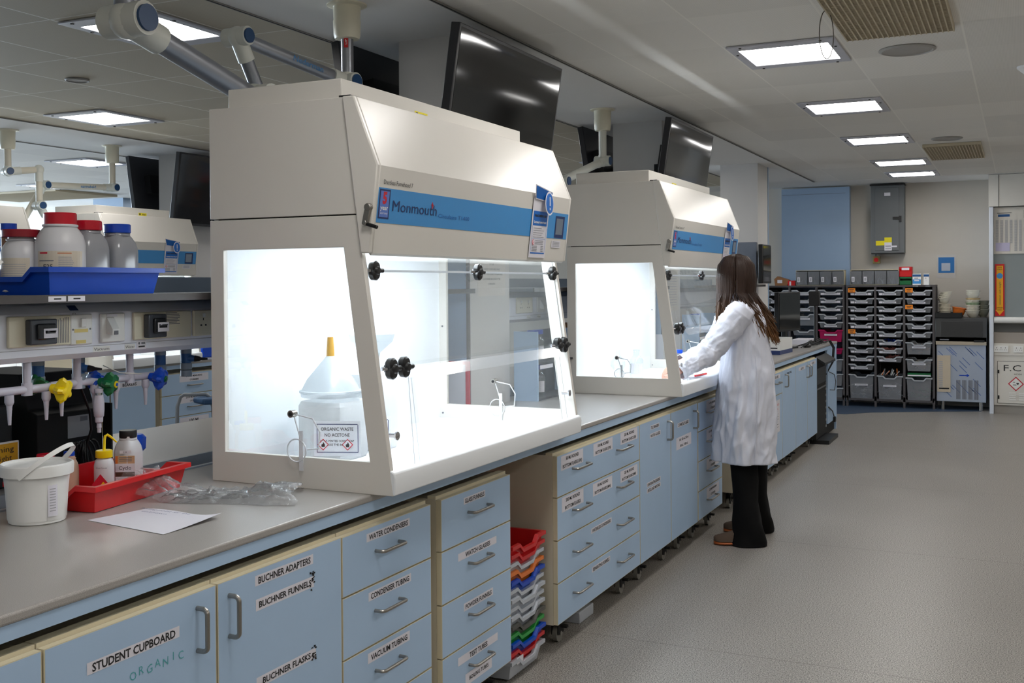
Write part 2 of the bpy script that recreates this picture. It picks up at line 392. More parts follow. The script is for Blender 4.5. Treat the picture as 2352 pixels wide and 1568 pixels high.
struct('wall_far', MB().box(XL, XR, YF, YF+.12, 0, CZ, WALLM))
struct('wall_right', MB().box(XR, XR+.12, YB, YF, 0, CZ, WALLM))
struct('wall_near', MB().box(XL, XR, YB-.12, YB, 0, CZ, WALLM))
# left wall with a band of windows
wl = MB().box(XL-.15, XL, YB, YF, 0, .95, WALLM).box(XL-.15, XL, YB, YF, 2.55, CZ, WALLM)
ws = [(-5.9, -3.2), (-2.9, -.2), (.3, 3.0), (3.3, 6.0), (6.3, 9.0), (9.3, 10.9)]
prev = YB
for a, b in ws: wl.box(XL-.15, XL, prev, a, .95, 2.55, WALLM); prev = b
wl.box(XL-.15, XL, prev, YF, .95, 2.55, WALLM); struct('wall_left', wl)
for i, (a, b) in enumerate(ws):
    w_ = struct('window_%d' % (i+1), MB().frame([(a, .95), (b, .95), (b, 2.55), (a, 2.55)], [(a+.05, 1.0), (b-.05, 1.0), (b-.05, 2.5), (a+.05, 2.5)], 'X', XL-.12, XL-.04, WHITEP).box(XL-.11, XL-.05, (a+b)/2-.025, (a+b)/2+.025, 1.0, 2.5, WHITEP))
    MB().box(XL-.085, XL-.08, a+.05, b-.05, 1.0, 2.5, WGLASS).build('pane', w_)
# blue wall panel (old hatch) and the blue floor patch by the far wall
tag(MB().box(-1.06, -.22, YF-.10, YF-.002, .02, 2.7, BLUEW).box(-1.05, -.27, YF-.103, YF-.1, 1.5, 1.503, INKG).box(-1.05, -.27, YF-.103, YF-.1, 2.62, 2.624, INKG).build('wall_panel'), 'tall blue boxed-out panel on the far wall behind the left drawer rack', 'panel')
struct('floor', MB().prism([(-3.5, 9.75), (-.1, 9.75), (.15, 10.02), (.75, 10.35), (1.3, 10.6), (1.3, YF), (-3.5, YF)], 'Z', -.002, .003, mat('blue_vinyl', (62, 78, 100), .4)))

# columns
def column(x0, x1, y0, y1, nm, lab, blue_near=False, blue_far=True):
    b = MB().box(x0, x1, y0, y1, 0, CZ, COLM)
    if blue_near: b.box(x0+.002, x1-.012, y0-.006, y0, 0, 1.72, BLUEW).box(x1-.012, x1+.004, y0-.01, y0+.002, 0, 1.72, RACKM)
    if blue_far: b.box(x0, x1+.006, y1, y1+.03, 0, CZ-.001, BLUEW)
    return tag(b.build(nm), lab, 'column')
column(-1.08, -.695, 1.63, 2.08, 'column', 'white square column between the two near fume hoods', True, False)
column(-1.08, -.695, 4.74, 5.19, 'column', 'white square column behind the woman and the second screen', True, False)
column(-1.08, -.695, 7.96, 8.42, 'column', 'white square column with a blue far side at the bench end', False, True)
column(-5.45, -5.10, 4.6, 5.05, 'column', 'white column between two black screens in the far left', False, False)
column(-9.85, -9.3, 8.0, 8.5, 'column', 'pale blue column in the distance behind the left screens', False, True).data.materials[0] = BLUEW

# luminaires
def luminaire(x, y, lab, grp):
    t = thing('ceiling_light', lab, 'ceiling light', (x, y, CZ), grp)
    MB().frame([(x-.27, y-.305), (x+.27, y-.305), (x+.27, y+.305), (x-.27, y+.305)], [(x-.225, y-.215), (x+.225, y-.215), (x+.225, y+.215), (x-.225, y+.215)], 'Z', CZ-.012, CZ-.001, mat('luminaire_frame', (196, 198, 208), .4)).build('frame', t, bevel=.003)
    MB().box(x-.225, x+.225, y-.215, y+.215, CZ-.006, CZ-.003, LUM).build('diffuser', t)
    q = MB()
    for sx, sy in ((-.25, -.12), (.25, -.12), (-.2, -.285), (.2, -.285), (-.2, .285), (.2, .285)): q.box(x+sx-.006, x+sx+.006, y+sy-.006, y+sy+.006, CZ-.016, CZ-.012, BLACK)
    q.build('clip', t)
G1 = 'ceiling lights in a row over the aisle'
for k, lab in ((0, 'lit square ceiling light nearest the camera, over the aisle'), (1, 'lit ceiling light over the aisle, second from the camera'), (2, 'lit ceiling light over the aisle, third from the camera'), (3, 'lit ceiling light over the aisle, fourth from the camera'), (3.667, 'lit ceiling light over the aisle, last before the far wall')):
    luminaire(.615, 2.80+1.93*k, lab, G1)
for y in (.87, -1.06, -2.99, -4.9): luminaire(.615, y, 'ceiling light over the near end of the aisle, above the view', 'ceiling lights above the view')
for y in (.87, -1.06, -2.99, -4.9, 2.80, 4.73, 6.66, 8.59): luminaire(3.0, y, 'ceiling light near the right wall, beyond the view', 'ceiling lights beyond the view')
G2 = 'ceiling lights left of the near bench'
luminaire(-1.985, .89, 'ceiling light behind the crossed grey extraction arms, top left', G2)
luminaire(-4.2, 2.75, 'ceiling light above the ceiling speaker at the left edge', G2)
for x, y in ((-1.985, 4.73), (-1.985, 7.3), (-4.2, 6.2)): luminaire(x, y, 'ceiling light mostly hidden behind hoods and columns', 'hidden ceiling lights')
for x, y, l in ((-5.9+.02, 0, 0),): pass
luminaire(-6.45, 4.73, 'ceiling light behind the left cream extraction arm', G2)
luminaire(-8.7, 6.3, 'ceiling light low at the left edge above the bottle caps', G2)
luminaire(-8.9, 8.6, 'most distant ceiling light at the left above the cream hoods', G2)

# ceiling vents, speakers, detector
def vent(x0, x1, y0, y1, lab):
    b = MB().box(x0, x1, y0, y1, CZ-.003, CZ-.001, mat('vent_dark', (92, 74, 50), .8))
    m = mat('egg_crate_beige', (196, 184, 158), .6); k = 0
    nx = int((x1-x0)/.024)
    for i in range(nx+1): x = x0+(x1-x0)*i/nx; b.box(x-.003, x+.003, y0, y1, CZ-.03, CZ-.002, m)
    ny = int((y1-y0)/.024)
    for i in range(ny+1): y = y0+(y1-y0)*i/ny; b.box(x0, x1, y-.003, y+.003, CZ-.026, CZ-.002, m)
    return tag(b.build('air_vent'), lab, 'vent')
vent(.945, 1.43, 1.28, 2.53, 'beige egg-crate air vent in the ceiling nearest the camera')
vent(.93, 1.40, 7.2, 8.35, 'beige egg-crate air vent in the ceiling near the far wall')
vent(-10.8, -9.0, 6.6, 7.6, 'slatted air vent far away above the left bottles')
def speaker(x, y, r, lab):
    tag(MB().lathe((x, y, CZ), [(r*1.12, -.001), (r*1.14, -.006), (r*1.02, -.012), (r*.98, -.007), (0.001, -.008)], mat('speaker_grey', (158, 156, 152), .5), 36).build('ceiling_speaker'), lab, 'speaker')
speaker(1.18, 2.99, .125, 'round ceiling speaker beside the nearest aisle light')
speaker(1.15, 6.85, .11, 'round ceiling speaker in front of the far air vent')
speaker(-3.25, 1.62, .06, 'small round ceiling speaker at the top left')
tag(MB().lathe((1.75, 3.77, CZ), [(.055, -.001), (.055, -.012), (.035, -.03), (.02, -.045), (.001, -.046)], WHITEP, 20).build('smoke_detector'), 'white smoke detector on the ceiling at the right edge', 'smoke detector')
pts = [(.94+.0, 1.94, CZ)]
for i in range(25):
    t = i/24; a = math.pi*2*t
    pts.append((.935+.025*math.sin(a), 1.95+.035*math.sin(a), CZ-.005-.215*(1-math.cos(a))/2))
tag(MB().tube(pts, .0022, mat('cable_grey', (96, 92, 84), .6), 6).build('cable_loop'), 'thin cable loop hanging from the ceiling by the aisle light', 'cable')
#SECTION_BENCH
# ------------------------------------------------------------ island bench
def bullnose(x0, x1, y0, y1, lab, nm='worktop'):
    """grey top on a blue fascia; x1 is the aisle edge"""
    t = thing(nm, lab, 'worktop', (x1, y0, .9))
    MB().box(x0, x1, y0, y1, .878, .9, WTOP).build('top', t, bevel=.006, seg=3)
    MB().box(x1-.022, x1-.004, y0+.002, y1-.002, .847, .878, BLUE).build('fascia', t)
    return t
wt = bullnose(-.80, 0, -2.6, 8.484, 'long grey worktop of the near bench along the aisle')
rt = bullnose(-1.70, -.98, -2.6, 8.484, 'grey worktop on the far half of the near bench')
# trough with a black mesh between the two halves
tag(MB().box(-.98, -.80, -2.6, 8.48, .84, .86, BLACKM).box(-.985, -.97, -2.6, 8.48, .86, .905, GREYP).box(-.81, -.795, -2.6, 8.48, .86, .905, GREYP).build('drip_trough'), 'dark mesh drip trough between the two bench tops', 'trough')
# end panel of the island
e = tag(MB().box(-1.68, -.012, 8.455, 8.484, .0, .846, BLUE).box(-.03, -.004, 7.90, 8.455, .115, .846, BLUE).box(-.06, -.03, 7.95, 8.45, 0, .115, BLACKM).build('bench_end_panel'), 'blue end panel closing the far end of the near bench', 'panel')
# unseen boards added under the worktop so the gap behind the doors reads dark
for a_, b_, l_ in ((-2.6, 1.62, 'near stretch'), (2.09, 4.73, 'middle stretch'), (5.2, 7.95, 'far stretch')):
    tag(MB().box(-.86, -.80, a_, b_, .0, .84, mat('shade_board_beige', (176, 170, 158), .6)).build('gap_shade_board'), 'added beige board behind the cabinets, darkening the gap under the near bench, '+l_, 'panel')

def handle_pts(f):
    out = [f(0, 0)]
    for i in range(7): a = math.pi/2*i/6; out.append(f(.012*(1-math.cos(a)), .016+.014*math.sin(a)))
    return out
def handle_h(b, x, y0, y1, z):
    A_ = handle_pts(lambda u, o: (x+o, y0+u, z)); B_ = handle_pts(lambda u, o: (x+o, y1-u, z)); b.tube(A_+B_[::-1], .0052, STEEL, 10)
def handle_v(b, x, y, z0, z1):
    A_ = handle_pts(lambda u, o: (x+o, y, z0+u)); B_ = handle_pts(lambda u, o: (x+o, y, z1-u)); b.tube(A_+B_[::-1], .0058, STEEL, 10)
XF = .010  # front plane of doors and drawers
def panel(b, y0, y1, z0, z1, x=XF):
    b.box(x-.019, x-.0005, y0, y1, z0, z1, CREAM); b.box(x-.0006, x, y0+.0022, y1-.0022, z0+.0018, z1-.0018, BLUE)
def sticker(b, y0, y1, z0, z1, lines, x=XF, h=None, skew=0, m=LABEL, hf=.66, bold=.022):
    dz = skew
    b.add([(x+.0004, y0, z0), (x+.0004, y1, z0+dz), (x+.0004, y1, z1+dz), (x+.0004, y0, z1)], [(0, 1, 2, 3)], m)
    n = len(lines); hh = (z1-z0)/n
    for i, t in enumerate(lines):
        zc = z1-hh*(i+.5)
        yd = Vector((0, y1-y0, dz)).normalized()
        wmax = (y1-y0)*.9
        V, F, a0, a1 = text_mesh(t, bold); ht = h or hh*hf; wd = min(wmax, (a1-a0)*ht/.73*1.12)
        b.text(t, (x+.0009, (y0+y1)/2, zc+dz/2), ht, INK, xd=yd, w=wd, bold=bold)
def caster(b, x, y):
    b.box(x-.03, x+.03, y-.03, y+.03, .105, .118, BLACKM)
    b.cyl((x, y, .07), (x, y, .108), .016, m=BLACKM)
    b.box(x-.016, x-.012, y-.03, y+.03, .035, .09, BLACKM); b.box(x+.012, x+.016, y-.03, y+.03, .035, .09, BLACKM)
    b.cyl((x-.010, y, .036), (x+.010, y, .036), .036, m=WHEEL, n=20); b.cyl((x-.018, y, .036), (x+.018, y, .036), .01, m=STEEL, n=10)
    b.box(x+.01, x+.045, y-.008, y+.012, .062, .072, BLACKM)
ZT, ZB = .812, .12
def cabinet(y0, y1, lab, fronts, casters=None, depth=.55, loc=True):
    """fronts: ('door', y0, y1, handle_y or None, stickers) or ('drawer', z0, z1, [handle (y0, y1)], stickers)"""
    t = thing('base_cabinet', lab, 'cabinet', (0, y0, 0))
    c = MB(); x0 = -depth; x1 = XF-.020
    c.box(x0, x1, y0+.001, y0+.018, ZB, ZT, CARC).box(x0, x1, y1-.018, y1-.001, ZB, ZT, CARC).box(x0, x1, y0+.018, y1-.018, ZB, ZB+.018, CARC).box(x0, x1, y0+.018, y1-.018, ZT-.016, ZT, CARC).box(x0, x0+.01, y0+.018, y1-.018, ZB+.018, ZT-.016, CARC)
    c.box(x1-.03, x1, y0+.002, y1-.002, ZT, ZT+.009, CREAM)
    c.build('carcass', t)
    for f in fronts:
        if f[0] == 'door':
            _, a, b_, hy, st = f; d = MB(); panel(d, a, b_, ZB, ZT); d = d.build('door', t)
            if hy: h = MB(); handle_v(h, XF, hy, .678, .775); h.build('handle', d)
            for s_ in st: q = MB(); s_(q); q.build('label', d)
        else:
            _, a, b_, hs, st = f; d = MB(); panel(d, y0+.003, y1-.003, a+.002, b_-.002); d = d.build('drawer', t)
            for (h0, h1) in hs: h = MB(); handle_h(h, XF, h0, h1, a+(b_-a)*(.555 if b_-a > .1 else .5)); h.build('handle', d)
            for s_ in st: q = MB(); s_(q); q.build('label', d)
    for y in (casters if casters is not None else (y0+.1, y1-.1)):
        q = MB(); caster(q, -.062, y); q.build('caster', t)
        q = MB(); caster(q, -.46, y); q.build('caster', t)
    return t
Sx = lambda *a, **k: (lambda b: sticker(b, *a, **k))
DZ = [(.64, .812), (.465, .64), (.29, .465), (.12, .29)]
cabinet(-2.52, -2.01, 'blue door cabinet nearest the camera, below the picture corner', [('door', -2.517, -2.013, None, [])])
cabinet(-2.01, -1.506, 'blue cupboard at the lower left picture corner', [('door', -2.007, -1.509, None, [])])
def organic(b):
    for i_, ch_ in enumerate('ORGANIC'): b.text(ch_, (XF+.0006, -1.275+.024*i_, .688+(.003 if i_ % 2 else -.002)), .019, MARKER, xd=(0, 1, .12*(1 if i_ % 3 else -1)))
    b.text('2', (XF+.0006, -1.385, .672), .02, MARKER, w=.02)
def squig(y, z):
    def f(b):
        rnd = random.Random(int(y*1000)+int(z*100))
        for i in range(14):
            yy = y+rnd.uniform(-.009, .009); zz = z+rnd.uniform(-.024, .024)
            b.quad([(XF+.0012, yy-.004, zz-.002), (XF+.0012, yy+.004, zz-.002+rnd.uniform(-.003, .003)), (XF+.0012, yy+.003, zz+.002), (XF+.0012, yy-.004, zz+.002)], INK)
    return f
cabinet(-1.506, -1.01, 'blue cupboard labelled STUDENT CUPBOARD', [('door', -1.503, -1.013, -1.077, [Sx(-1.399, -1.135, .727, .752, ['STUDENT CUPBOARD'], hf=.72), organic])])
cabinet(-1.01, -.497, 'blue cupboard labelled BUCHNER ADAPTERS and BUCHNER FUNNELS', [('door', -1.007, -.500, -.967, [Sx(-.871, -.631, .771, .797, ['BUCHNER ADAPTERS']), Sx(-.869, -.628, .709, .738, ['BUCHNER FUNNELS'], hf=.55), Sx(-.869, -.622, .518, .545, ['BUCHNER FLASKS'], hf=.6), squig(-.635, .728), squig(-.632, .536)])])
cabinet(-.497, .004, 'blue drawer unit labelled WATER CONDENSERS on its top drawer', [
    ('drawer', .64, .812, [(-.325, -.195)], [Sx(-.372, -.13, .770, .794, ['WATER CONDENSERS'])]),
    ('drawer', .465, .64, [(-.33, -.195)], [Sx(-.364, -.125, .597, .622, ['CONDENSER TUBING'])]),
    ('drawer', .29, .465, [(-.33, -.195)], [Sx(-.37, -.135, .418, .448, ['VACUUM TUBING'], hf=.55)]), ('drawer', .12, .29, [(-.33, -.195)], [])])
cabinet(.067, .595, 'blue drawer unit labelled GLASS FUNNELS on its top drawer', [
    ('drawer', .64, .812, [(.257, .402)], [Sx(.226, .387, .766, .789, ['GLASS FUNNELS'])]),
    ('drawer', .465, .64, [(.257, .402)], [Sx(.183, .474, .583, .609, ['WATCH GLASSES'], hf=.6)]),
    ('drawer', .29, .465, [(.257, .402)], [Sx(.221, .443, .405, .432, ['POWDER FUNNELS'], hf=.55)]),
    ('drawer', .12, .29, [(.257, .402)], [Sx(.177, .478, .233, .261, ['TEST TUBES'], hf=.6), Sx(.229, .430, .150, .190, ['BOILING TUBES'], hf=.34)])])
hh = [(1.2, 1.36), (1.746, 1.91)]
cabinet(1.033, 2.083, 'wide blue drawer unit holding round bottom flasks and condensers', [
    ('drawer', .64, .812, hh, [Sx(1.077, 1.324, .744, .803, ['50 ML ROUND', 'BOTTOM FLASKS (SN)'], hf=.48), Sx(1.448, 1.693, .748, .803, ['100 ML ROUND', 'BOTTOM FLASKS (SN)'], hf=.48), Sx(1.802, 2.049, .75, .806, ['250 ML ROUND', 'BOTTOM FLASKS (SN)'], hf=.48)]),
    ('drawer', .465, .64, hh, [Sx(1.083, 1.325, .571, .632, ['500 ML ROUND', 'BOTTOM FLASKS'], hf=.48), Sx(1.438, 1.685, .573, .628, ['100 ML ROUND', 'BOTTOM FLASKS (MN)'], hf=.48), Sx(1.799, 2.046, .572, .626, ['250 ML ROUND', 'BOTTOM FLASKS (MN)'], hf=.48)]),
    ('drawer', .29, .465, hh, [Sx(1.413, 1.674, .414, .437, ['WATERLESS CONDENSERS'])]),
    ('drawer', .12, .29, hh, [Sx(1.421, 1.652, .242, .266, ['SEPARATING FUNNELS'])])], casters=(1.2, 2.15-.17))
cabinet(2.083, 3.135, 'double blue cupboard labelled TLC BEAKERS and CONICAL FLASKS', [
    ('door', 2.086, 2.605, 2.545, [Sx(2.256, 2.403, .764, .786, ['TLC BEAKERS']), Sx(2.245, 2.424, .722, .745, ['WATCH GLASSES']), Sx(2.192, 2.42, .482, .505, ['EVAPORATING BASINS'], hf=.7), Sx(2.192, 2.42, .452, .475, ['PESTLE AND MORTARS'], hf=.7)]),
    ('door', 2.611, 3.132, 3.045, [Sx(2.731, 2.959, .716, .741, ['CONICAL FLASKS']), Sx(2.706, 3.001, .595, .662, ['100 / 125 mL, 250 mL', '500 mL / 1000 mL'], hf=.4)])], casters=(2.25, 2.67, 2.95))
cabinet(3.145, 3.705, 'blue drawer unit of measuring cylinders behind the woman', [
    ('drawer', a, b_, [(3.33, 3.52)], [Sx(3.33, 3.62, b_-.075, b_-.012, [t, 'CYLINDERS'], hf=.4)]) for (a, b_), t in zip(DZ, ['5-10 ML MEASURING', '25-50 ML MEASURING', '100 ML MEASURING', '250 ML MEASURING'])])
cabinet(4.06, 4.60, 'blue cupboard just beyond the woman', [('door', 4.063, 4.597, None, [])])
cabinet(4.60, 5.10, 'blue cupboard beyond the woman, second past the knee gap', [('door', 4.603, 5.097, None, [])])
cabinet(5.10, 5.60, 'blue unit with a top drawer and a red printed notice below', [('drawer', .64, .812, [(5.28, 5.46)], [Sx(5.2, 5.52, .765, .797, ['GLUE GUNS'])]), ('drawer', .12, .64, [], [lambda b: (b.quad([(XF+.0006, 5.19, .35), (XF+.0006, 5.5, .35), (XF+.0006, 5.5, .60), (XF+.0006, 5.19, .60)], PAPER), b.text('THIS CUPBOARD', (XF+.001, 5.345, .565), .018, REDINK, w=.24), b.text('IS FOR', (XF+.001, 5.345, .53), .018, REDINK, w=.18), [b.box(XF+.0007, XF+.001, 5.25, 5.44, z, z+.004, INKG) for z in (.49, .47, .45, .41, .39)])])])
cabinet(5.60, 6.16, 'blue cupboard with a single handle, right of the notice unit', [('door', 5.603, 6.157, 5.70, [Sx(5.72, 6.05, .765, .79, ['PERIODIC TABLE'], m=BLUE)])])
cabinet(6.16, 7.20, 'double blue cupboard labelled GAS TAPS beside the black computer tower', [('door', 6.163, 6.70, 6.66, [Sx(6.3, 6.6, .755, .785, ['GAS TAPS'], m=LABEL)]), ('door', 6.706, 7.197, 6.77, [Sx(6.85, 7.12, .765, .795, ['GAS TAPS'], m=LABEL)])])
# stacked trays in the gap between the drawer units
cols = [RED, RED, CLTRAY, ORANGE, DBLU, CLTRAY, CLTRAY, CLTRAY, CLTRAY, DKTRAY, GREENT, DBLU, RED, CLTRAY]
cnm = ['red', 'red', 'clear', 'orange', 'blue', 'clear', 'clear', 'clear', 'clear', 'dark grey', 'green', 'blue', 'red', 'clear']
def tray_mb(x0, x1, y0, y1, z, h, m, notch='x', inset=.014, th=.003, lip=.012):
    """moulded storage tray, rim at z+h, rim dips in the middle of the short ends"""
    b = MB(); i = inset
    def ring(zz, d):
        return (x0+d, x1-d, y0+d, y1-d, zz)
    def prof(d, top):
        # closed loop with a dipped front and back edge
        a0, a1, c0, c1 = x0+d, x1-d, y0+d, y1-d; dip = min(.028, h*.34) if top else 0
        pts = []
        if notch == 'x':   # dips on the +x and -x ends (loop starts at the corner x1,y0)
            w_ = (c1-c0)
            for x, seq in ((a1, (0, .22, .32, .68, .78, 1)), (a0, (1, .78, .68, .32, .22, 0))):
                for s_ in seq: pts.append((x, c0+w_*s_, -(dip if .3 < s_ < .7 else 0)))
        else:
            w_ = (a1-a0)
            for y, seq in ((c0, (0, .22, .32, .68, .78, 1)), (c1, (1, .78, .68, .32, .22, 0))):
                for s_ in seq: pts.append((a0+w_*s_, y, -(dip if .3 < s_ < .7 else 0)))
        return pts
    zt = z+h
    rings = [[(p[0], p[1], z) for p in prof(lip+i, 0)], [(p[0], p[1], zt-.014+p[2]) for p in prof(lip, 1)], [(p[0], p[1], zt-.014+p[2]) for p in prof(0, 1)], [(p[0], p[1], zt+p[2]) for p in prof(0, 1)], [(p[0], p[1], zt+p[2]) for p in prof(lip+th, 1)], [(p[0], p[1], z+th) for p in prof(lip+i+th, 0)]]
    if m is CLEARBOX:
        b.loft(rings[:2], m, cap=False); b.loft(rings[1:5], TRIM_, cap=False); b.loft(rings[4:], m, cap=False); b.add(rings[0], [tuple(range(len(rings[0])))], m); b.add(rings[-1], [tuple(range(len(rings[-1])))], m)
    else: b.loft(rings, m)
    return b
z = .0
for k in range(14):
    kk = 13-k; off = random.uniform(-.006, .006)
    if kk == 13: z = 0.012
    b = tray_mb(-.44+off, -.015+off, .655+off*.3, .967+off*.3, z, .075, cols[kk])
    if kk == 12: b.box(-.017+off, -.0145+off, .70, .76, z+.02, z+.045, PAPER)
    nsame = [i for i in range(14) if cnm[i] == cnm[kk]]
    tag(b.build('storage_tray'), ('%s plastic tray in the floor stack between drawer units, %s' % (cnm[kk], ORD[kk])), 'tray', 'nested trays stacked on the floor')
    z += .0335
tag(MB().box(-.22, -.06, 1.45, 1.62, .0, .05, CLTRAY).build('plastic_box', bevel=.004), 'small clear plastic box on the floor under the wide drawer unit', 'box')
#SECTION_HOODS
# ------------------------------------------------------------ ductless fume hoods
def side_x(z): return .0756+(z-.9)*(-.1166/.817)
def front_x(z):   # visor lower face
    return .0088+(z-1.603)*(.0302/.254)
def knob(b, x, y, z, s=1.0):
    for dz in (-1, 1):
        b.lathe((x+.002, y, z+dz*.0105*s), [(.010*s, -.006*s), (.0165*s, 0), (.0175*s, .014*s), (.013*s, .019*s), (.001, .020*s)], BLACK, 18, 'X')
    b.lathe((x, y, z), [(.011*s, -.008*s), (.014*s, .02*s), (.010*s, .026*s), (.001, .027*s)], BLACK, 14, 'X')
    b.cyl((x+.012*s, y-.004*s, z), (x+.016*s, y+.034*s, z), .0065*s, m=BLACK, n=12)
    b.cyl((x-.006, y-.024*s, z), (x+.004, y-.012*s, z), .006*s, m=CHROME, n=10)
def hood(X, Y, W, lab, detail=2, brand=True):
    t = thing('fume_hood', lab, 'fume hood', (X, Y, .9)); M_ = Matrix.Translation((X, Y, 0))
    def nb(): b = MB(); b.M = M_; return b
    xb = -.587; TH = .02
    win = [(-.536, .994), (-.003, .994), (-.088, 1.622), (-.536, 1.622)]
    lo = [(xb, .9), (.0756, .9), (side_x(1.715), 1.715), (xb, 1.715)]
    for y0, y1 in ((0, TH), (W-TH, W)):
        nb().frame(lo, win, 'Y', y0, y1, HOODW).build('side_panel', t, bevel=.0015)
        nb().prism([(xb, 1.719), (-.0415, 1.719), (-.0837, 2.063), (xb, 2.063)], 'Y', y0, y1, HOODW).build('upper_side_panel', t, bevel=.0015)
        nb().box(-.54, -.0, y0+TH*.5-.002, y0+TH*.5+.002, .98, 1.635, ACR).build('side_window', t) if False else None
        wp = nb(); wp.prism([(-.54, .99), (.0, .99), (-.084, 1.626), (-.54, 1.626)], 'Y', y0+.008, y0+.012, ACR); wp.build('side_window', t)
    # body: back, seam filler, internal roof, plenum
    nb().box(xb, xb+.016, TH, W-TH, .9, 2.063, HOODI).build('back_panel', t)
    b = nb(); b.box(xb+.016, -.09, TH, W-TH, 1.66, 1.675, HOODI).box(xb+.016, -.082, TH, W-TH, 2.05, 2.063, HOODW); b.build('ceiling_panel', t)
    nb().prism([(xb+.004, 1.7), (-.046, 1.7), (-.088, 2.04), (xb+.004, 2.04)], 'Y', TH+.001, TH+.006, DARKGAP).build('seam', t)
    # base tray with a rounded front lip
    b = nb(); b.box(xb+.016, .03, TH, W-TH, .9, .935, HOODI)
    b.prism([(.02, .9005), (.080, .9005), (.084, .950), (.080, .966), (.068, .973), (.052, .969), (.042, .955), (.036, .936), (.02, .935)], 'Y', .0005, W-.0005, HOODI); b.build('base_tray', t, bevel=.004, seg=2)
    # visor
    pr = [(-.0815, 2.063), (-.042, 2.063), (.039, 1.857), (.0088, 1.603), (-.022, 1.603)]
    b = nb(); b.prism(pr, 'Y', -.012, .004, HOODW).prism(pr, 'Y', W-.004, W+.012, HOODW)
    b.prism([(-.05, 2.063), (-.042, 2.063), (.039, 1.857), (.0088, 1.603), (.0005, 1.595), (-.006, 1.603), (.028, 1.857)], 'Y', .004, W-.004, HOODW); b.build('visor', t, bevel=.004, seg=2, angle=15)
    nb().box(-.1, -.06, .0, .05, 2.063, 2.068, BLACK).build('hinge', t)
    # lamp, tilted behind the visor
    nb().box(-.16, -.07, .08, W-.08, 1.640, 1.655, HLUM).build('lamp', t)
    # filter cap on top
    cw = min(W-.19, 1.27)
    nb().box(-.545, -.118, .04, .04+cw, 2.065, 2.128, HOODW).build('filter_cap', t, bevel=.003)
    b = nb(); b.box(-.1185, -.1172, .47, .555, 2.070, 2.092, YELST).box(-.1172, -.1168, .476, .49, 2.074, 2.088, INK).box(-.1172, -.1168, .505, .548, 2.083, 2.086, INK).box(-.1172, -.1168, .505, .54, 2.076, 2.079, INK); b.build('warning_label', t)
    # blue brand band
    def FP(y, z, d=.001): return (front_x(z)+d, y, z)
    b = nb(); b.add([FP(.006, 1.692), FP(W-.006, 1.692), FP(W-.006, 1.794), FP(.006, 1.794)], [(0, 1, 2, 3)], BRAND)
    if brand and detail:
        up = (.0302, 0, .254)
        b.text('Ductless Fumehood 7', FP(.03, 1.812, .0014), .014, INK, yd=up, al='L', w=.165, bold=0)
        # five year badge
        def rect(y0, y1, z0, z1, m, d): b.add([FP(y0, z0, d), FP(y1, z0, d), FP(y1, z1, d), FP(y0, z1, d)], [(0, 1, 2, 3)], m)
        rect(.012, .072, 1.704, 1.790, NAVY, .0014); rect(.018, .066, 1.709, 1.785, mat('badge_lilac', (96, 128, 206), .4), .0018)
        b.text('5', FP(.042, 1.766, .0022), .034, REDINK, yd=up, bold=.05); b.text('year', FP(.042, 1.737, .0022), .014, WHITEP, yd=up, w=.042, bold=.02)
        b.text('warranty', FP(.042, 1.721, .0022), .007, WHITEP, yd=up, w=.04)
        b.text('Monmouth', FP(.088, 1.746, .0022), .034, NAVY, yd=up, al='L', w=.268, bold=0)
        b.box(front_x(1.76)+.002, front_x(1.76)+.003, .318, .330, 1.758, 1.764, REDINK); b.box(front_x(1.76)+.002, front_x(1.76)+.003, .322, .326, 1.75, 1.77, REDINK)
        b.text('Circulaire T1400', FP(.368, 1.731, .0022), .014, mat('brand_pale', (30, 98, 170), .4), yd=up, al='L', w=.215, bold=0)
    b.build('brand_band', t)
    # display at the right end
    b = nb(); dy = W-.115
    b.add([FP(dy-.02, 1.695, .002), FP(dy+.072, 1.695, .002), FP(dy+.072, 1.782, .002), FP(dy-.02, 1.782, .002)], [(0, 1, 2, 3)], NAVY)
    b.add([FP(dy-.012, 1.708, .0028), FP(dy+.056, 1.708, .0028), FP(dy+.056, 1.772, .0028), FP(dy-.012, 1.772, .0028)], [(0, 1, 2, 3)], LCD)
    b.add([FP(dy-.04, 1.655, .002), FP(dy+.05, 1.655, .002), FP(dy+.05, 1.683, .002), FP(dy-.04, 1.683, .002)], [(0, 1, 2, 3)], PAPER)
    for k in range(4): b.add([FP(dy-.03, 1.661+k*.0055, .0026), FP(dy+.04, 1.661+k*.0055, .0026), FP(dy+.04, 1.663+k*.0055, .0026), FP(dy-.03, 1.663+k*.0055, .0026)], [(0, 1, 2, 3)], INKM)
    b.build('display', t)
    # paper notices
    b = nb(); n0 = W-.37
    def PP(y, z, d=.004): return (front_x(z)+d, y, z)
    def r2(y0, y1, z0, z1, m, d): b.add([PP(y0, z0, d), PP(y1, z0, d), PP(y1, z1, d), PP(y0, z1, d)], [(0, 1, 2, 3)], m)
    r2(n0, n0+.155, 1.612, 1.848, PAPER, .004)
    if detail:
        r2(n0+.012, n0+.145, 1.735, 1.79, mat('notice_blue', (0, 104, 196), .45), .0046)
        b.text('Read before use', PP(n0+.078, 1.775, .005), .013, INK, w=.11, bold=.03); b.text('Ductless Fume Hood', PP(n0+.078, 1.749, .005), .010, WHITEP, w=.115, bold=.02)
        NB = MATS['notice_blue']
        r2(n0+.012, n0+.145, 1.627, 1.632, NB, .0046); r2(n0+.012, n0+.0135, 1.627, 1.735, NB, .0046); r2(n0+.1435, n0+.145, 1.627, 1.735, NB, .0046)
        for k in range(5): r2(n0+.022, n0+.022+.11*(.7+.3*((k*37) % 10)/10), 1.724-k*.0085, 1.7255-k*.0085, INKG, .005)
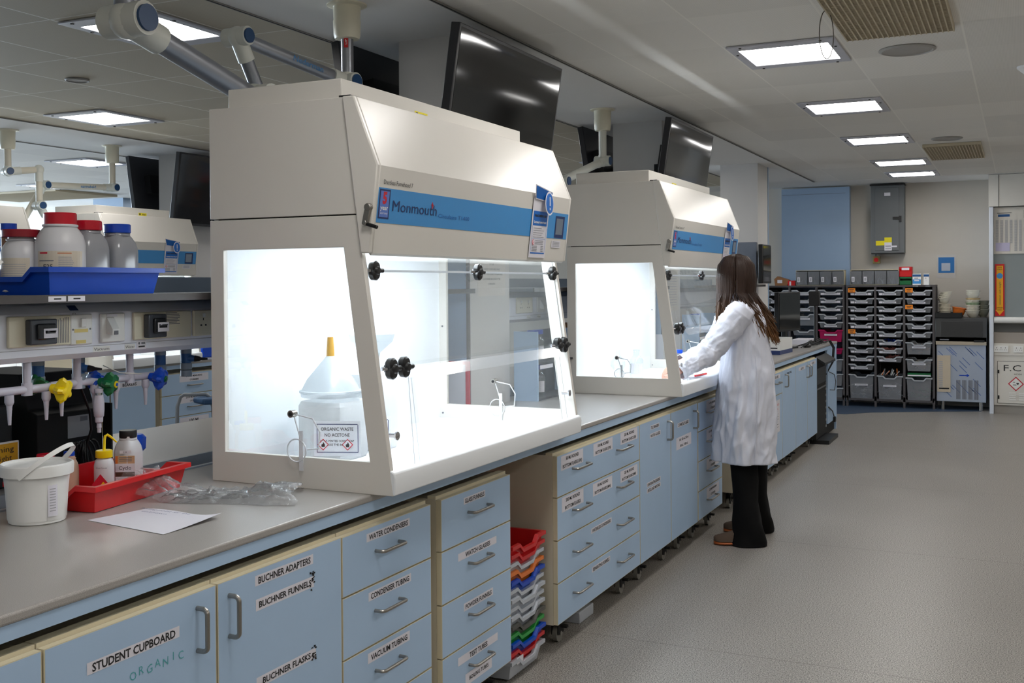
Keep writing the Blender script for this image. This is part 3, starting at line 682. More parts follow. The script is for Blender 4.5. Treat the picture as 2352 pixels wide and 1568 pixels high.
        r2(n0+.018, n0+.14, 1.684, 1.685, NB, .005)
        b.M = M_ @ Matrix.Translation(PP(n0+.03, 1.671, .005)); b.lathe((0, 0, 0), [(.010, 0), (.010, .0003), (.0001, .0004)], REDINK, 16, 'X'); b.lathe((.0003, 0, 0), [(.0075, 0), (.0075, .0003), (.0001, .0004)], PAPER, 16, 'X'); b.box(.0007, .001, -.008, .008, -.001, .001, REDINK); b.M = M_
        for k in range(3): r2(n0+.048, n0+.125, 1.676-k*.006, 1.678-k*.006, INKG, .005)
        for k in range(4): r2(n0+.022, n0+.07, 1.655-k*.006, 1.657-k*.006, INKG, .005); r2(n0+.105, n0+.13, 1.655-k*.006, 1.657-k*.006, INKG, .005)
    # curled mandatory-notice sheet above
    NB = mat('notice_blue', (0, 104, 196), .45)
    v = [(front_x(1.835)+.008, n0+.008, 1.835), (front_x(1.835)+.007, n0+.15, 1.825), (.055, n0+.150, 1.868), (.058, n0-.02, 1.888)]
    b.add([(x-.0, y, z) for x, y, z in v], [(0, 1, 2, 3)], PAPER)
    b.add([(v[0][0]+.001, n0+.012, 1.838), (v[1][0]+.001, n0+.145, 1.830), (.0563, n0+.145, 1.864), (.0593, n0-.014, 1.883)], [(0, 1, 2, 3)], NB)
    b.M = M_ @ Matrix.Translation((.056, n0+.112, 1.822)) @ Matrix.Diagonal((1, 1, 1.15, 1))
    b.lathe((0, 0, 0), [(.040, 0), (.040, .001), (.0001, .0012)], PAPER, 28, 'X'); b.lathe((.001, 0, 0), [(.034, 0), (.034, .001), (.0001, .0012)], NB, 28, 'X')
    b.box(.002, .003, -.004, .004, -.008, .022, PAPER); b.box(.002, .003, -.004, .004, -.022, -.014, PAPER); b.M = M_
    b.build('notice', t)
    # crank handle on the near side
    b = nb(); b.M = M_ @ Matrix.Translation((.012, -.016, 1.735)) @ Matrix.Rotation(R(14), 4, 'Y')
    b.box(-.010, .010, -.008, .002, -.052, .008, STEEL); b.cyl((0, -.012, 0), (0, .006, 0), .011, m=STEEL, n=14); b.cyl((0, -.012, -.046), (0, .004, -.046), .008, m=STEEL, n=12)
    b.cyl((0, -.004, -.048), (.045, -.006, -.050), .0055, m=BLACK, n=10); b.build('crank_handle', t, bevel=.002)
    # sash: sloping clear pane hinged at a line below the visor
    def SX(z): return side_x(z)-.012
    def sp(b, y0, y1, z0, z1, m, th=.004):
        b.add([(SX(z0), y0, z0), (SX(z0), y1, z0), (SX(z1), y1, z1), (SX(z1), y0, z1), (SX(z0)-th, y0, z0), (SX(z0)-th, y1, z0), (SX(z1)-th, y1, z1), (SX(z1)-th, y0, z1)], [(0, 1, 2, 3), (7, 6, 5, 4), (0, 4, 5, 1), (3, 2, 6, 7), (0, 3, 7, 4), (1, 5, 6, 2)], m)
    s_ = nb(); sp(s_, .022, W-.022, 1.556, 1.605, ACR); sp(s_, .022, W-.022, 1.262, 1.552, ACR); sp(s_, .022, W-.022, 1.549, 1.556, ACRE); sp(s_, .022, .026, 1.262, 1.6, ACRE); sp(s_, W-.026, W-.022, 1.262, 1.6, ACRE)
    s_ = s_.build('sash', t)
    for y in (.055, W/2, W-.06): q = nb(); knob(q, SX(1.553)+.002, y, 1.553, 1.05); q.build('knob', s_)
    # folded lower flap
    f = nb(); zt_ = 1.258; y0, y1 = .155, W-.13
    f.add([(.035, y0, zt_), (.035, y1, zt_), (.062, y1-.02, zt_-.034), (.062, y0+.02, zt_-.034)], [(0, 1, 2, 3)], ACRH)
    f.add([(.035, y0, zt_), (.035, y1, zt_), (-.015, y1, zt_+.012), (-.015, y0, zt_+.012)], [(0, 1, 2, 3)], ACR)
    for (a, d) in ((y0, -1), (y1, 1)):
        f.add([(.034, a, zt_), (.034, a+.004, zt_), (.066, a+.016*d+.004, .965), (.066, a+.016*d, .965)], [(0, 1, 2, 3)], ACRE)
        f.add([(.030, a, zt_-.03), (.030, a-.045*d, zt_-.03), (.062, a-.05*d+.0, .965), (.062, a+.016*d, .965)], [(0, 1, 2, 3)], ACR)
        f.add([(.030, a-.030*d, zt_-.03), (.030, a-.026*d, zt_-.03), (.062, a-.022*d, .965), (.062, a-.026*d, .965)], [(0, 1, 2, 3)], ACRE)
    f = f.build('flap', t)
    for y in (.075, .148, W-.115, W-.05): q = nb(); knob(q, SX(1.262)+.004, y, 1.262, 1.15); q.build('knob', f)
    for y in (.06, W-.06):
        q = nb(); q.cyl((side_x(1.066)-.03, y, 1.066), (side_x(1.066)+.0, y, 1.066), .007, m=CHROME, n=10); q.lathe((side_x(1.066)-.002, y, 1.066), [(.012, 0), (.013, .006), (.001, .008)], CHROME, 12, 'X'); q.build('bolt', t)
    # screws inside the far wall
    q = nb()
    for z in (.955, 1.33): q.cyl((-.555, W-TH-.003, z), (-.555, W-TH, z), .004, m=INKG, n=8)
    q.build('screw', t)
    return t
hood(0, -.331, 1.4585, 'large cream fume hood in the foreground, glowing white inside', 2)
hood(0, 2.607, 1.4585, 'cream fume hood the woman is working at', 2)
hood(-4.44, 2.96, .96, 'cream fume hood on the far left bench behind the red and blue bottle caps', 1, False)
hood(-4.44, 1.32, .96, 'cream fume hood half hidden at the left edge behind the shelf', 1, False)
for ox in (-4.44,): pass

# ------------------------------------------------------------ inside the near hood
def jug(x, y, r, h, lab, funnel):
    t = thing('waste_jug', lab, 'jug', (x, y, .935), 'waste jugs in the near hood')
    MB().lathe((x, y, .936), [(r*.94, 0), (r, .012), (r, h*.90), (r*.93, h*.97), (r*.45, h), (r*.42, h+.006), (.001, h+.006)], JUG, 32, sq=5).build('body', t)
    return t
t = jug(-.372, .02, .094, .196, 'squat white waste jug labelled ORGANIC WASTE in the near hood', True)
b = MB(); zz = 1.152
b.open_lathe((-.375, .01, zz), [(.098, -.012), (.1, 0), (.104, .002), (.104, .008), (.096, .01), (.078, .045), (.028, .105), (.014, .122)], FUNNEL, 32)
b.open_lathe((-.375, .01, zz), [(.014, .12), (.0125, .15), (.010, .185)], STAIN, 20); o = b.build('funnel'); tag(o, 'upturned milky funnel with an amber spout resting on the near waste jug', 'funnel')
def wlabel(parent, x, y, z, wd, ht, lines, sc=1):
    b = MB(); d = Vector((.35, -.94, 0)).normalized(); tx = Vector((.94, .35, 0)).normalized(); o_ = Vector((x, y, z))
    def q(u0, u1, v0, v1, m, e): b.add([o_+tx*u+Vector((0, 0, v))+d*e for u, v in ((u0, v0), (u1, v0), (u1, v1), (u0, v1))], [(0, 1, 2, 3)], m)
    q(-wd/2, wd/2, -ht/2, ht/2, WAXW, 0)
    e_ = .0022; bw = .0022
    for a in ((-wd/2+.01, wd/2-.01, ht/2-.012, ht/2-.012+bw), (-wd/2+.01, wd/2-.01, -ht/2+.012, -ht/2+.012+bw), (-wd/2+.01, -wd/2+.01+bw, -ht/2+.012, ht/2-.012), (wd/2-.01, wd/2-.01+bw, -ht/2+.012, ht/2-.012)): q(*a, NAVY, .0008)
    z_ = ht/2-.026
    for i, l in enumerate(lines):
        hgt = .011*sc if i < 2 else .007*sc
        b.text(l, o_+Vector((0, 0, z_))+d*.001, hgt, INK, xd=tx, w=min(wd*.72, len(l)*hgt*.75), bold=.01); z_ -= hgt*1.75
    for k in (-.3, .22):
        c_ = o_+tx*(wd*k)+Vector((0, 0, -ht/2+.038)); s_ = .019
        b.add([c_+d*.001+tx*u+Vector((0, 0, v)) for u, v in ((-s_, 0), (0, -s_), (s_, 0), (0, s_))], [(0, 1, 2, 3)], REDINK)
        s2 = s_*.80; b.add([c_+d*.0014+tx*u+Vector((0, 0, v)) for u, v in ((-s2, 0), (0, -s2), (s2, 0), (0, s2))], [(0, 1, 2, 3)], WAXW)
        b.add([c_+d*.0018+tx*u+Vector((0, 0, v)) for u, v in ((-.005, -.008), (.005, -.008), (.006, 0), (.001, .009), (-.001, .003), (-.006, 0))], [(0, 1, 2, 3, 4, 5)], INK)
    return b.build('label', parent)
wlabel(t, -.372+.075, .02-.088, 1.012, .155, .115, ['ORGANIC WASTE', 'NO ACETONE', 'USE A VENTED SCREW CAP', 'CLOSE THE BOTTLE'])
t2 = jug(-.36, .24, .075, .27, 'taller white waste jug at the front of the near hood', True)
wlabel(t2, -.36+.05, .24-.078, 1.0, .13, .115, ['AQUEOUS WASTE', 'NO ACETONE', 'LABEL AND DATE'])
tag(MB().open_lathe((-.36, .24, 1.212), [(.026, 0), (.026, .04), (.03, .06), (.075, .10), (.08, .12), (.082, .125)], FUNNEL, 28).build('funnel'), 'wide milky funnel standing in the taller jug of the near hood', 'funnel')
def ring_holder(x, y, z, s, lab, par=None):
    b = MB()
    def loop(c, r, n=28, a0=0, a1=2*math.pi): return [(c[0]+r*math.cos(a0+(a1-a0)*i/n), c[1], c[2]+r*math.sin(a0+(a1-a0)*i/n)) for i in range(n+1)]
    b.tube(loop((x+.01*s, y, z-.11*s), .034*s), .0022, ACRE, 6)
    b.tube([(x, y, z), (x+.028*s, y, z-.085*s)], .0022, ACRE, 6); b.tube([(x, y, z), (x+.07*s, y, z-.012*s), (x+.095*s, y, z-.05*s), (x+.09*s, y, z-.10*s), (x+.05*s, y, z-.105*s)], .0026, ACRE, 6)
    b.box(x+.02*s, x+.034*s, y-.001, y+.001, z-.17*s, z-.05*s, ACRE)
    b.cyl((x-.003, y-.012, z), (x-.003, y+.010, z), .011, m=STEEL, n=14); b.cyl((x-.003, y-.014, z), (x-.003, y-.012, z), .006, m=BLACK, n=12)
    tag(b.build('access_port_cover'), lab, 'port cover')
ring_holder(-.266, -.341, 1.125, 1.0, 'clear swivelling port cover bolted to the near side window of the near hood')
ring_holder(-.30, 1.100, 1.10, 1.0, 'clear swivelling port cover on the far window of the near hood')
ring_holder(-.30, 2.64, 1.10, .8, 'clear swivelling port cover at the near window of the second hood')
ring_holder(-.30, 4.04, 1.12, 1.0, 'clear swivelling port cover on the far window of the second hood')
pts = [(-.44+.012*i, -.25, 1.02+.028*math.sin(i*.32)+(.006*math.sin(i*1.9) if i > 6 else 0)) for i in range(11)]
tag(MB().tube([(-.50+.0085*i, .33, .965+.045*math.sin(i*.19)+(.005*math.sin(i*1.7) if i > 9 else 0)) for i in range(16)], .0012, INKG, 5).build('wire'), 'thin curved black wire at the back of the near hood', 'wire')
# ------------------------------------------------------------ inside the second hood
def vial(x, y, z, r, h, lab, cap=None, lbl=False, nm='glass_bottle', grp=None, neck=.4):
    t = thing(nm, lab, 'bottle', (x, y, z), grp)
    MB().lathe((x, y, z), [(r*.92, 0), (r, r*.15), (r, h*.62), (r*.8, h*.72), (r*neck, h*.8), (r*neck, h*.93), (r*neck*1.15, h*.95), (r*neck*1.15, h), (.0005, h)], GLASS, 24).build('body', t)
    if cap: MB().lathe((x, y, z+h*.9), [(r*neck*1.35, 0), (r*neck*1.4, h*.14), (.001, h*.145)], cap, 20).build('cap', t)
    if lbl:
        q = MB(); n = 10
        for i in range(n):
            a0 = -2.1+1.9*i/n; a1 = -2.1+1.9*(i+1)/n
            q.add([(x+r*1.02*math.cos(a), y+r*1.02*math.sin(a), z+hh_) for a, hh_ in ((a0, h*.15), (a1, h*.15), (a1, h*.52), (a0, h*.52))], [(0, 1, 2, 3)], PAPER)
        for k in range(5):
            a = -1.3; zz = z+h*(.45-.06*k)
            q.add([(x+r*1.03*math.cos(a_), y+r*1.03*math.sin(a_), zz+dz) for a_, dz in ((-1.7, 0), (-.9, 0), (-.9, h*.015), (-1.7, h*.015))], [(0, 1, 2, 3)], INKG)
        q.build('label', t)
    return t
vial(-.40, 3.25, .937, .042, .17, 'glass bottle with a small paper label in the second hood', lbl=True)
tag(MB().lathe((-.50, 3.2, .937), [(.012, 0), (.012, .03), (.03, .045), (.045, .075), (.043, .1), (.02, .13), (.012, .145), (.012, .17)], GLASS, 24).build('glass_flask'), 'round glass flask left of the labelled bottle in the second hood', 'flask')
vial(-.22, 3.55, .937, .04, .15, 'glass bottle with a blue cap behind the sleeve in the second hood', BLU)
tag(MB().box(-.12, .0, 3.36, 3.56, .936, .944, PAPER).build('notepad'), 'white notepad on the front edge of the second hood', 'notepad')
tag(MB().cyl((-.06, 3.34, .951), (-.04, 3.52, .951), .006, m=RED, n=8).cyl((-.052, 3.42, .951), (-.046, 3.47, .951), .0064, m=BLACK, n=8).build('pen'), 'red and black pen lying on the notepad', 'pen')
tag(MB().box(-.47, -.30, 3.75, 3.95, .936, .99, BLU).build('box'), 'small blue box at the far end of the second hood', 'box') if False else None
#SECTION_SPINE
# ------------------------------------------------------------ service spine of the island
def spine(x, ya, yb, lab, dirn=1):
    t = thing('service_trunking', lab, 'trunking', (x, ya, 1.3)); X = lambda a: x+a*dirn
    b = MB(); pr = [(X(-.3), 1.305), (X(-.02), 1.302), (X(0), 1.318), (X(0), 1.436), (X(-.022), 1.456), (X(-.045), 1.468), (X(-.3), 1.468)]
    if dirn < 0: pr = pr[::-1]
    b.prism(pr, 'Y', ya, yb, TRUNK); b.box(X(.0005), X(0), ya, yb, 1.336, 1.338, INKM); b.box(X(.0005), X(0), ya, yb, 1.434, 1.4345, INKM); b.build('channel', t, bevel=.004)
    return t
spine(-.76, -2.4, 1.52, 'white service trunking under the bottle shelf, left of the near hood')
spine(-.76, 2.20, 4.62, 'white service trunking seen through the near hood, right of the column')
spine(-.76, 5.3, 7.9, 'white service trunking beyond the second column')
def shelf(ya, yb, lab):
    t = thing('shelf', lab, 'shelf', (-.89, ya, 1.47))
    MB().box(-1.17, -.612, ya, yb, 1.470, 1.488, SHELFM).build('board', t)
    MB().box(-.612, -.606, ya, yb, 1.468, 1.490, SHELFD).build('front_edge', t)
    MB().box(-1.17, -1.155, ya, yb, 1.488, 1.545, SHELFM).build('upstand', t)
shelf(-2.4, 1.52, 'grey shelf carrying the blue tray of bottles')
shelf(2.20, 4.62, 'grey shelf between the two near hoods, right of the column')
shelf(5.3, 7.9, 'grey shelf beyond the second column')
q = MB()
for y in (-.91, -.845):
    q.box(-.606, -.6052, y-.03, y+.028, 1.472, 1.486, PAPER).box(-.6052, -.605, y-.012, y+.012, 1.477, 1.481, INK)
q.build('shelf_label', bpy.data.objects['shelf']) if False else tag(q.build('edge_label'), 'two white edge labels on the shelf under the blue tray', 'label')
for y, l in ((-2.3, 'blue spine support post out of view at the left'), (-1.0, 'pale blue support post at the left picture edge'), (1.45, 'pale blue support post behind the near hood')):
    tag(MB().box(-1.0, -.80, y-.02, y+.02, .9, 1.305, BLUEW).build('support_post'), l, 'post')
tag(MB().box(-.74, -.60, -1.06, -1.035, .902, 1.0, mat('slate_blue', (84, 104, 130), .5)).build('bench_upstand'), 'low slate blue upstand at the left edge behind the white bucket', 'upstand') if False else None
XS = -.76
def plate(nm, lab, y0, y1, z0=1.346, z1=1.431, cat='socket', m=CREAMP, th=.010):
    t = thing(nm, lab, cat, (XS, y0, z0)); MB().box(XS, XS+th, y0, y1, z0, z1, m).build('plate', t, bevel=.003); return t
def ipbox(t, y0, y1, z0, z1):
    G = mat('smoky_cover', (70, 74, 82), .25); x = XS+.010
    MB().box(x, x+.022, y0, y1, z0, z1, G).box(x+.022, x+.03, y0+.018, y1-.012, z0+.014, z1-.012, mat('smoky_lens', (34, 36, 40), .15)).build('cover', t, bevel=.004)
    b = MB(); x2 = x+.0302; yc = (y0+y1)/2+.008
    b.box(x2, x2+.001, yc-.018, yc+.03, z0+.018, z1-.026, PAPER); b.text('National', (x2+.0014, yc+.011, z1-.034), .005, INK, w=.024); b.text('Museums', (x2+.0014, yc+.011, z1-.041), .005, INK, w=.024) if False else None
    b.box(x2+.001, x2+.0014, yc-.012, yc+.022, z0+.030, z0+.038, INK); b.box(x2+.001, x2+.0014, yc+.002, yc+.024, z1-.036, z1-.032, INKG); b.box(x2+.001, x2+.0014, yc-.013, yc-.006, z1-.038, z1-.031, INKG); b.build('asset_sticker', t)
def lines(b, y0, y1, z0, z1, n, vert=False):
    rnd = random.Random(int(abs(y0)*997)+n)
    for i in range(n):
        if vert:
            y = y0+(y1-y0)*(i+.5)/n; b.box(XS+.0101, XS+.0104, y-.0012, y+.0012, z0, z0+(z1-z0)*rnd.uniform(.8, 1), INKG)
        else:
            z = z0+(z1-z0)*(i+.5)/n; b.box(XS+.0101, XS+.0104, y0, y0+(y1-y0)*rnd.uniform(.75, 1), z-.0012, z+.0012, INKG)
t = plate('weatherproof_socket', 'cream socket with a grey waterproof cover, leftmost on the trunking', -.945, -.735, cat='socket')
ipbox(t, -.892, -.80, 1.352, 1.422); q = MB(); lines(q, -.787, -.74, 1.352, 1.426, 8, True); q.build('printed_text', t)
t = plate('wall_switch', 'white single switch with yellow tape between the two left sockets', -.735, -.655, 1.344, 1.431, 'switch', WHITEP)
MB().box(XS+.010, XS+.018, -.702, -.684, 1.394, 1.420, WHITEP).build('rocker', t, bevel=.002)
MB().box(XS+.0101, XS+.0106, -.722, -.672, 1.379, 1.389, mat('yellow_tape', (226, 206, 130), .6)).box(XS+.0101, XS+.0106, -.716, -.680, 1.347, 1.357, MATS['yellow_tape']).build('tape', t)
q = MB()
for y in (-.727, -.664): q.cyl((XS+.0095, y, 1.388), (XS+.011, y, 1.388), .003, m=INKG, n=8)
q.build('screw', t)
t = plate('data_outlet', 'white angled data outlet above the word Vacuum', -.620, -.528, 1.345, 1.431, 'outlet', WHITEP)
MB().prism([(XS+.01, 1.372), (XS+.034, 1.366), (XS+.036, 1.384), (XS+.012, 1.42), (XS+.01, 1.42)], 'Y', -.602, -.574, WHITEP).box(XS+.031, XS+.0365, -.596, -.58, 1.368, 1.380, INKG).build('housing', t, bevel=.002)
MB().box(XS+.0101, XS+.012, -.602, -.560, 1.421, 1.429, PAPER).build('name_strip', t)
t = plate('weatherproof_socket', 'cream socket with a grey waterproof cover and round sticker, third along the trunking', -.49, -.238, cat='socket')
ipbox(t, -.452, -.372, 1.351, 1.424); q = MB(); lines(q, -.355, -.29, 1.388, 1.428, 8); q.build('printed_text', t)
def outlets(t, ys):
    q = MB()
    for y in ys:
        for dy, dz, w_, h_ in ((0, .016, .004, .008), (-.011, -.004, .008, .005), (.011, -.004, .008, .005)): q.box(XS+.0099, XS+.0104, y+dy-w_/2, y+dy+w_/2, 1.385+dz-h_/2, 1.385+dz+h_/2, INK)
        q.box(XS+.0099, XS+.014, y-.006, y+.006, 1.408, 1.420, WHITEP)
    q.build('pin_holes', t)
t = plate('double_socket', 'white socket on the trunking right beside the near hood', -.225, -.06, cat='socket'); outlets(t, (-.18, -.11))
t = plate('double_socket', 'white double socket seen through the near hood window', 2.295, 2.50, 1.351, 1.437); outlets(t, (2.345, 2.44))
t = plate('data_outlet', 'white data outlet seen through the near hood window', 2.57, 2.68, 1.351, 1.437, 'outlet', WHITEP)
MB().prism([(XS+.01, 1.372), (XS+.034, 1.366), (XS+.036, 1.384), (XS+.012, 1.42), (XS+.01, 1.42)], 'Y', 2.6, 2.64, WHITEP).build('housing', t)
def strip(y0, y1, z, txt, hh_, lab, par=None):
    b = MB(); b.box(XS+.0004, XS+.0008, y0, y1, z-hh_, z+hh_, WHITEP); b.text(txt, (XS+.0012, (y0+y1)/2, z), hh_*1.15, INK, w=(y1-y0)*.9, bold=0); tag(b.build('printed_label'), lab, 'label')
strip(-.645, -.58, 1.3265, 'Vacuum', .008, 'printed label reading Vacuum on the trunking')
strip(-.52, -.478, 1.3265, 'Water', .008, 'printed label reading Water on the trunking')
b = MB().box(XS+.0004, XS+.0008, -.472, -.432, 1.316, 1.342, PAPER).box(XS+.0008, XS+.0012, -.464, -.438, 1.322, 1.327, INK).box(XS+.0008, XS+.0012, -.452, -.436, 1.332, 1.338, INKG).cyl((XS+.0008, -.461, 1.335), (XS+.0012, -.461, 1.335), .004, m=INKG, n=8)
tag(b.build('asset_sticker'), 'white barcode sticker beside the word Water', 'sticker')
b = MB(); 
b.add([(XS-.022, -.722, 1.4572), (XS-.022, -.690, 1.4572), (XS-.006, -.690, 1.4425), (XS-.006, -.722, 1.4425)], [(0, 1, 2, 3)], NAVY)
b.text('E2.', (XS+.001, -.712, 1.433), .006, INK, w=.014); tag(b.build('printed_label'), 'small purple label with E2. on the trunking', 'label')
strip(2.44, 2.49, 1.327, 'Gas', .009, 'printed label reading Gas seen through the near hood'); strip(2.58, 2.63, 1.327, 'Water', .009, 'printed label reading Water seen through the near hood')

# valves below the trunking
PIPE = mat('pipe_lilac', (196, 194, 208), .35)
def nozzle(b, x, y, z, s=1.0):
    b.lathe((x, y, z), [(.012*s, 0), (.0125*s, -.02*s), (.010*s, -.026*s), (.0085*s, -.028*s)], PIPE, 16)
    pr = []; zz = -.028*s; r = .0082*s
    for k in range(6): pr += [(r, zz), (r*.86, zz-.009*s)]; zz -= .009*s; r *= .90
    pr.append((.001, zz)); b.lathe((x, y, z), pr, PIPE, 14)
def starknob(b, x, y, z, d, m, hub=None, s=1.0):
    """five-lobed tap head pointing along d"""
    d = Vector(d).normalized(); a = d.cross(Vector((0, 0, 1))).normalized(); c = a.cross(d); o_ = Vector((x, y, z)); rings = []
    for (h, k, j) in ((0, .011, 0), (.012, .013, .06), (.022, .022, .28), (.034, .026, .34), (.043, .021, .25), (.046, .012, .05)):
        r_ = []
        for i in range(30):
            t_ = 2*math.pi*i/30; r = k*s*(1+j*math.cos(5*t_)); r_.append(o_+d*(h*s)+a*(r*math.cos(t_))+c*(r*math.sin(t_)))
        rings.append(r_)
    b.loft(rings, m)
    if hub: b.cyl(o_+d*.044*s, o_+d*.049*s, .009*s, m=hub[0], n=16); b.cyl(o_+d*.048*s, o_+d*.051*s, .0045*s, m=hub[1], n=12)
def manifold(x, y, lab, kind):
    t = thing('tap_manifold', lab, 'tap', (x, y, 1.22))
    b = MB(); b.cyl((x, y, 1.30), (x, y, 1.225), .0115, m=PIPE, n=16).cyl((x, y, 1.243), (x, y, 1.208), .0145, m=PIPE, n=16)
    b.cyl((x, y-.10, 1.225), (x, y+.10, 1.225), .0115, m=PIPE, n=16); b.build('pipe', t)
    for s_ in (-1, 1):
        q = MB(); nozzle(q, x+.004, y+s_*.062, 1.215); q.build('nozzle', t)
    k1, k2, hub = kind
    q = MB(); starknob(q, x+.01, y+.075, 1.222, (.80, .28, -.12), k1, hub, 1.15); q.build('tap_head', t)
    q = MB(); starknob(q, x-.01, y-.10, 1.228, (-.3, -.95, .15), k2, None, 1.0); q.build('tap_head', t)
    return t
manifold(-.80, -.845, 'double gas tap with yellow heads hanging below the trunking', (YEL, YEL, None))
manifold(-.83, -.64, 'tap with a green head and a blue head below the word Vacuum', (GRN, GRN, (YEL, BLU)))
manifold(-.82, -.44, 'water tap with blue heads nearest the fume hood', (BLU, BLU, (GRN, GRN)))
t = thing('hose_coupling', 'white hose coupling hanging from the green tap', 'coupling', (-.80, -.586, 1.08))
b = MB().lathe((-.80, -.586, 1.0), [(.001, .07), (.006, .072), (.0062, .085), (.0075, .087), (.0068, .099), (.008, .101), (.0115, .104), (.012, .118), (.0145, .122), (.016, .14), (.016, .165), (.0135, .178), (.0135, .184)], PIPE, 20); b.build('body', t)
MB().cyl((-.80, -.586, 1.184), (-.80, -.586, 1.192), .009, m=CHROME).lathe((-.80, -.586, 1.192), [(.0125, 0), (.0135, .012), (.001, .013)], PIPE, 16).build('collar', t)
def union(x, y, lab, lever):
    t = thing('pipe_valve', lab, 'valve', (x, y, 1.2)); b = MB()
    b.cyl((x, y, 1.302), (x, y, 1.284), .0185, m=UNION, n=18)
    b.build('upper_nut', t)
    q = MB().cyl((x, y, 1.284), (x, y, 1.252), .0178, m=VALVEB, n=20)
    if lever: q.cyl((x+.006, y+.0, 1.268), (x+.03, y+.012, 1.266), .014, .010, VALVEB, 14)
    q.build('body', t)
    MB().cyl((x, y, 1.252), (x, y, 1.230), .0195, m=UNION, n=18).cyl((x, y, 1.228), (x, y, 1.206), .0188, m=UNION, n=18).build('lower_nut', t, bevel=.002)
    if lever: MB().lathe((x+.028, y+.012, 1.266), [(.011, 0), (.008, .02), (.0055, .024), (.0035, .052), (.001, .054)], BLACK, 12, 'X').build('lever', t)
union(-.86, -.755, 'blue and grey pipe valve behind the yellow tap', False)
union(-.84, -.625, 'blue and grey pipe valve with a black lever above the green tap', True)
union(-.86, -.265, 'blue and grey pipe valve without lever behind the blue tap', False)
union(-.84, -.165, 'blue and grey pipe valve with a black lever next to the hood', True)
tag(MB().tube([(-.83, -.54, 1.27), (-.8, -.5, 1.245), (-.79, -.42, 1.236)], .0018, mat('wire_tie', (206, 206, 198), .5), 5).build('cable_tie'), 'loose white cable tie between the taps', 'cable tie')

# black box equipment under the shelf, with cable
t = thing('black_cabinet', 'black viewing cabinet with a label on the far half of the bench', 'cabinet', (-1.12, -.5, .9))
MB().prism([(-1.42, .9), (-1.02, .9), (-1.02, 1.115), (-1.06, 1.13), (-1.10, 1.24), (-1.42, 1.24)], 'Y', -.62, -.36, BLACKM).build('body', t, bevel=.004)
MB().box(-1.0195, -1.019, -.505, -.415, 1.03, 1.10, mat('grey_label', (158, 162, 168), .6)).box(-1.0190, -1.0186, -.455, -.425, 1.08, 1.095, INKG).build('label', t)
MB().box(-1.02, -.985, -.36, -.352, .9, 1.13, BLACKM).build('side_wing', t)
tag(MB().box(-1.45, -1.08, -1.0, -.66, .9, 1.15, mat('dark_grey_case', (52, 56, 60), .5)).build('lamp_case', bevel=.006), 'dark grey lamp case at the left edge under the shelf', 'case')
t = thing('warning_sign', 'yellow sign reading Warning UV light in a white frame at the left edge', 'sign', (-1.0, -.93, .9))
MB().box(-1.002, -.994, -.86, -.71, .965, 1.055, WHITEP).build('frame', t, bevel=.002)
b = MB().box(-.994, -.9934, -.855, -.715, .97, 1.05, mat('sign_yellow', (226, 168, 30), .5)); b.text('Warning', (-.993, -.787, 1.034), .017, INK, w=.115); b.text('UV light', (-.993, -.782, 1.008), .017, INK, w=.09); b.build('face', t)
tag(MB().box(-1.0, -.996, -.87, -.8, 1.095, 1.13, WHITEP).box(-.9962, -.9958, -.865, -.81, 1.105, 1.12, INKG).build('name_plate'), 'small white name plate above the warning sign', 'sign')
b = MB()
for k in range(7):
    y = -.55+.012*k; pts = []
    for i in range(21): a = 2*math.pi*i/20; pts.append((-.955+.008*math.sin(a*2+k), y+.022*math.sin(a)+.01*k*.2, .965+.062*math.cos(a)))
    b.tube(pts, .0035, BLACK, 6)
b.tube([(-.96, -.49, 1.0), (-.95, -.475, 1.06), (-.94, -.49, 1.12), (-.93, -.53, 1.19), (-.92, -.545, 1.3)], .0042, BLACK, 7)
tag(b.build('cable_coil'), 'coiled black power cable hanging in front of the black cabinet', 'cable')

# blue tray and bottles on the shelf
b = tray_mb(-.905, -.598, -.945, -.518, 1.4895, .075, DBLU, notch='y', inset=.012); tag(b.build('storage_tray', origin=(-.75, -.73, 1.49)), 'bright blue plastic tray full of bottles on the shelf', 'tray')
def jar(x, y, z, r, h, cap, lab, body=MILK, sq=0, rot=0, caph=.03, capr=.68, label=None, nm='chemical_bottle', grp=None, neckdark=False):
    t = thing(nm, lab, 'bottle', (x, y, z), grp)
    b = MB().lathe((x, y, z), [(r*.9, 0), (r, r*.12), (r, h*.60), (r*.985, h*.63), (r*.90, h*.72), (r*.72, h*.80), (r*.62, h*.83), (r*.62, h*.9), (.001, h*.9)], body, 32, sq=sq, a0=rot)
    b.lathe((x, y, z), [(r*.70, h*.825), (r*.72, h*.84), (r*.70, h*.855)], body, 28); b.build('body', t)
    q = MB(); n = 48; prof = [(r*capr*.96, 0), (r*capr, .002), (r*capr, caph-.003), (r*capr*.95, caph), (.001, caph)]
    q.lathe((x, y, z+h-caph), prof, cap, 36); q.build('cap', t)
    if label: label(t, x, y, z, r, h)
    return t
def wrap(b, x, y, z, r, a0, a1, z0, z1, m, n=14):
    for i in range(n):
        p, q = a0+(a1-a0)*i/n, a0+(a1-a0)*(i+1)/n
        b.add([(x+r*math.cos(a), y+r*math.sin(a), z+zz) for a, zz in ((p, z0), (q, z0), (q, z1), (p, z1))], [(0, 1, 2, 3)], m)
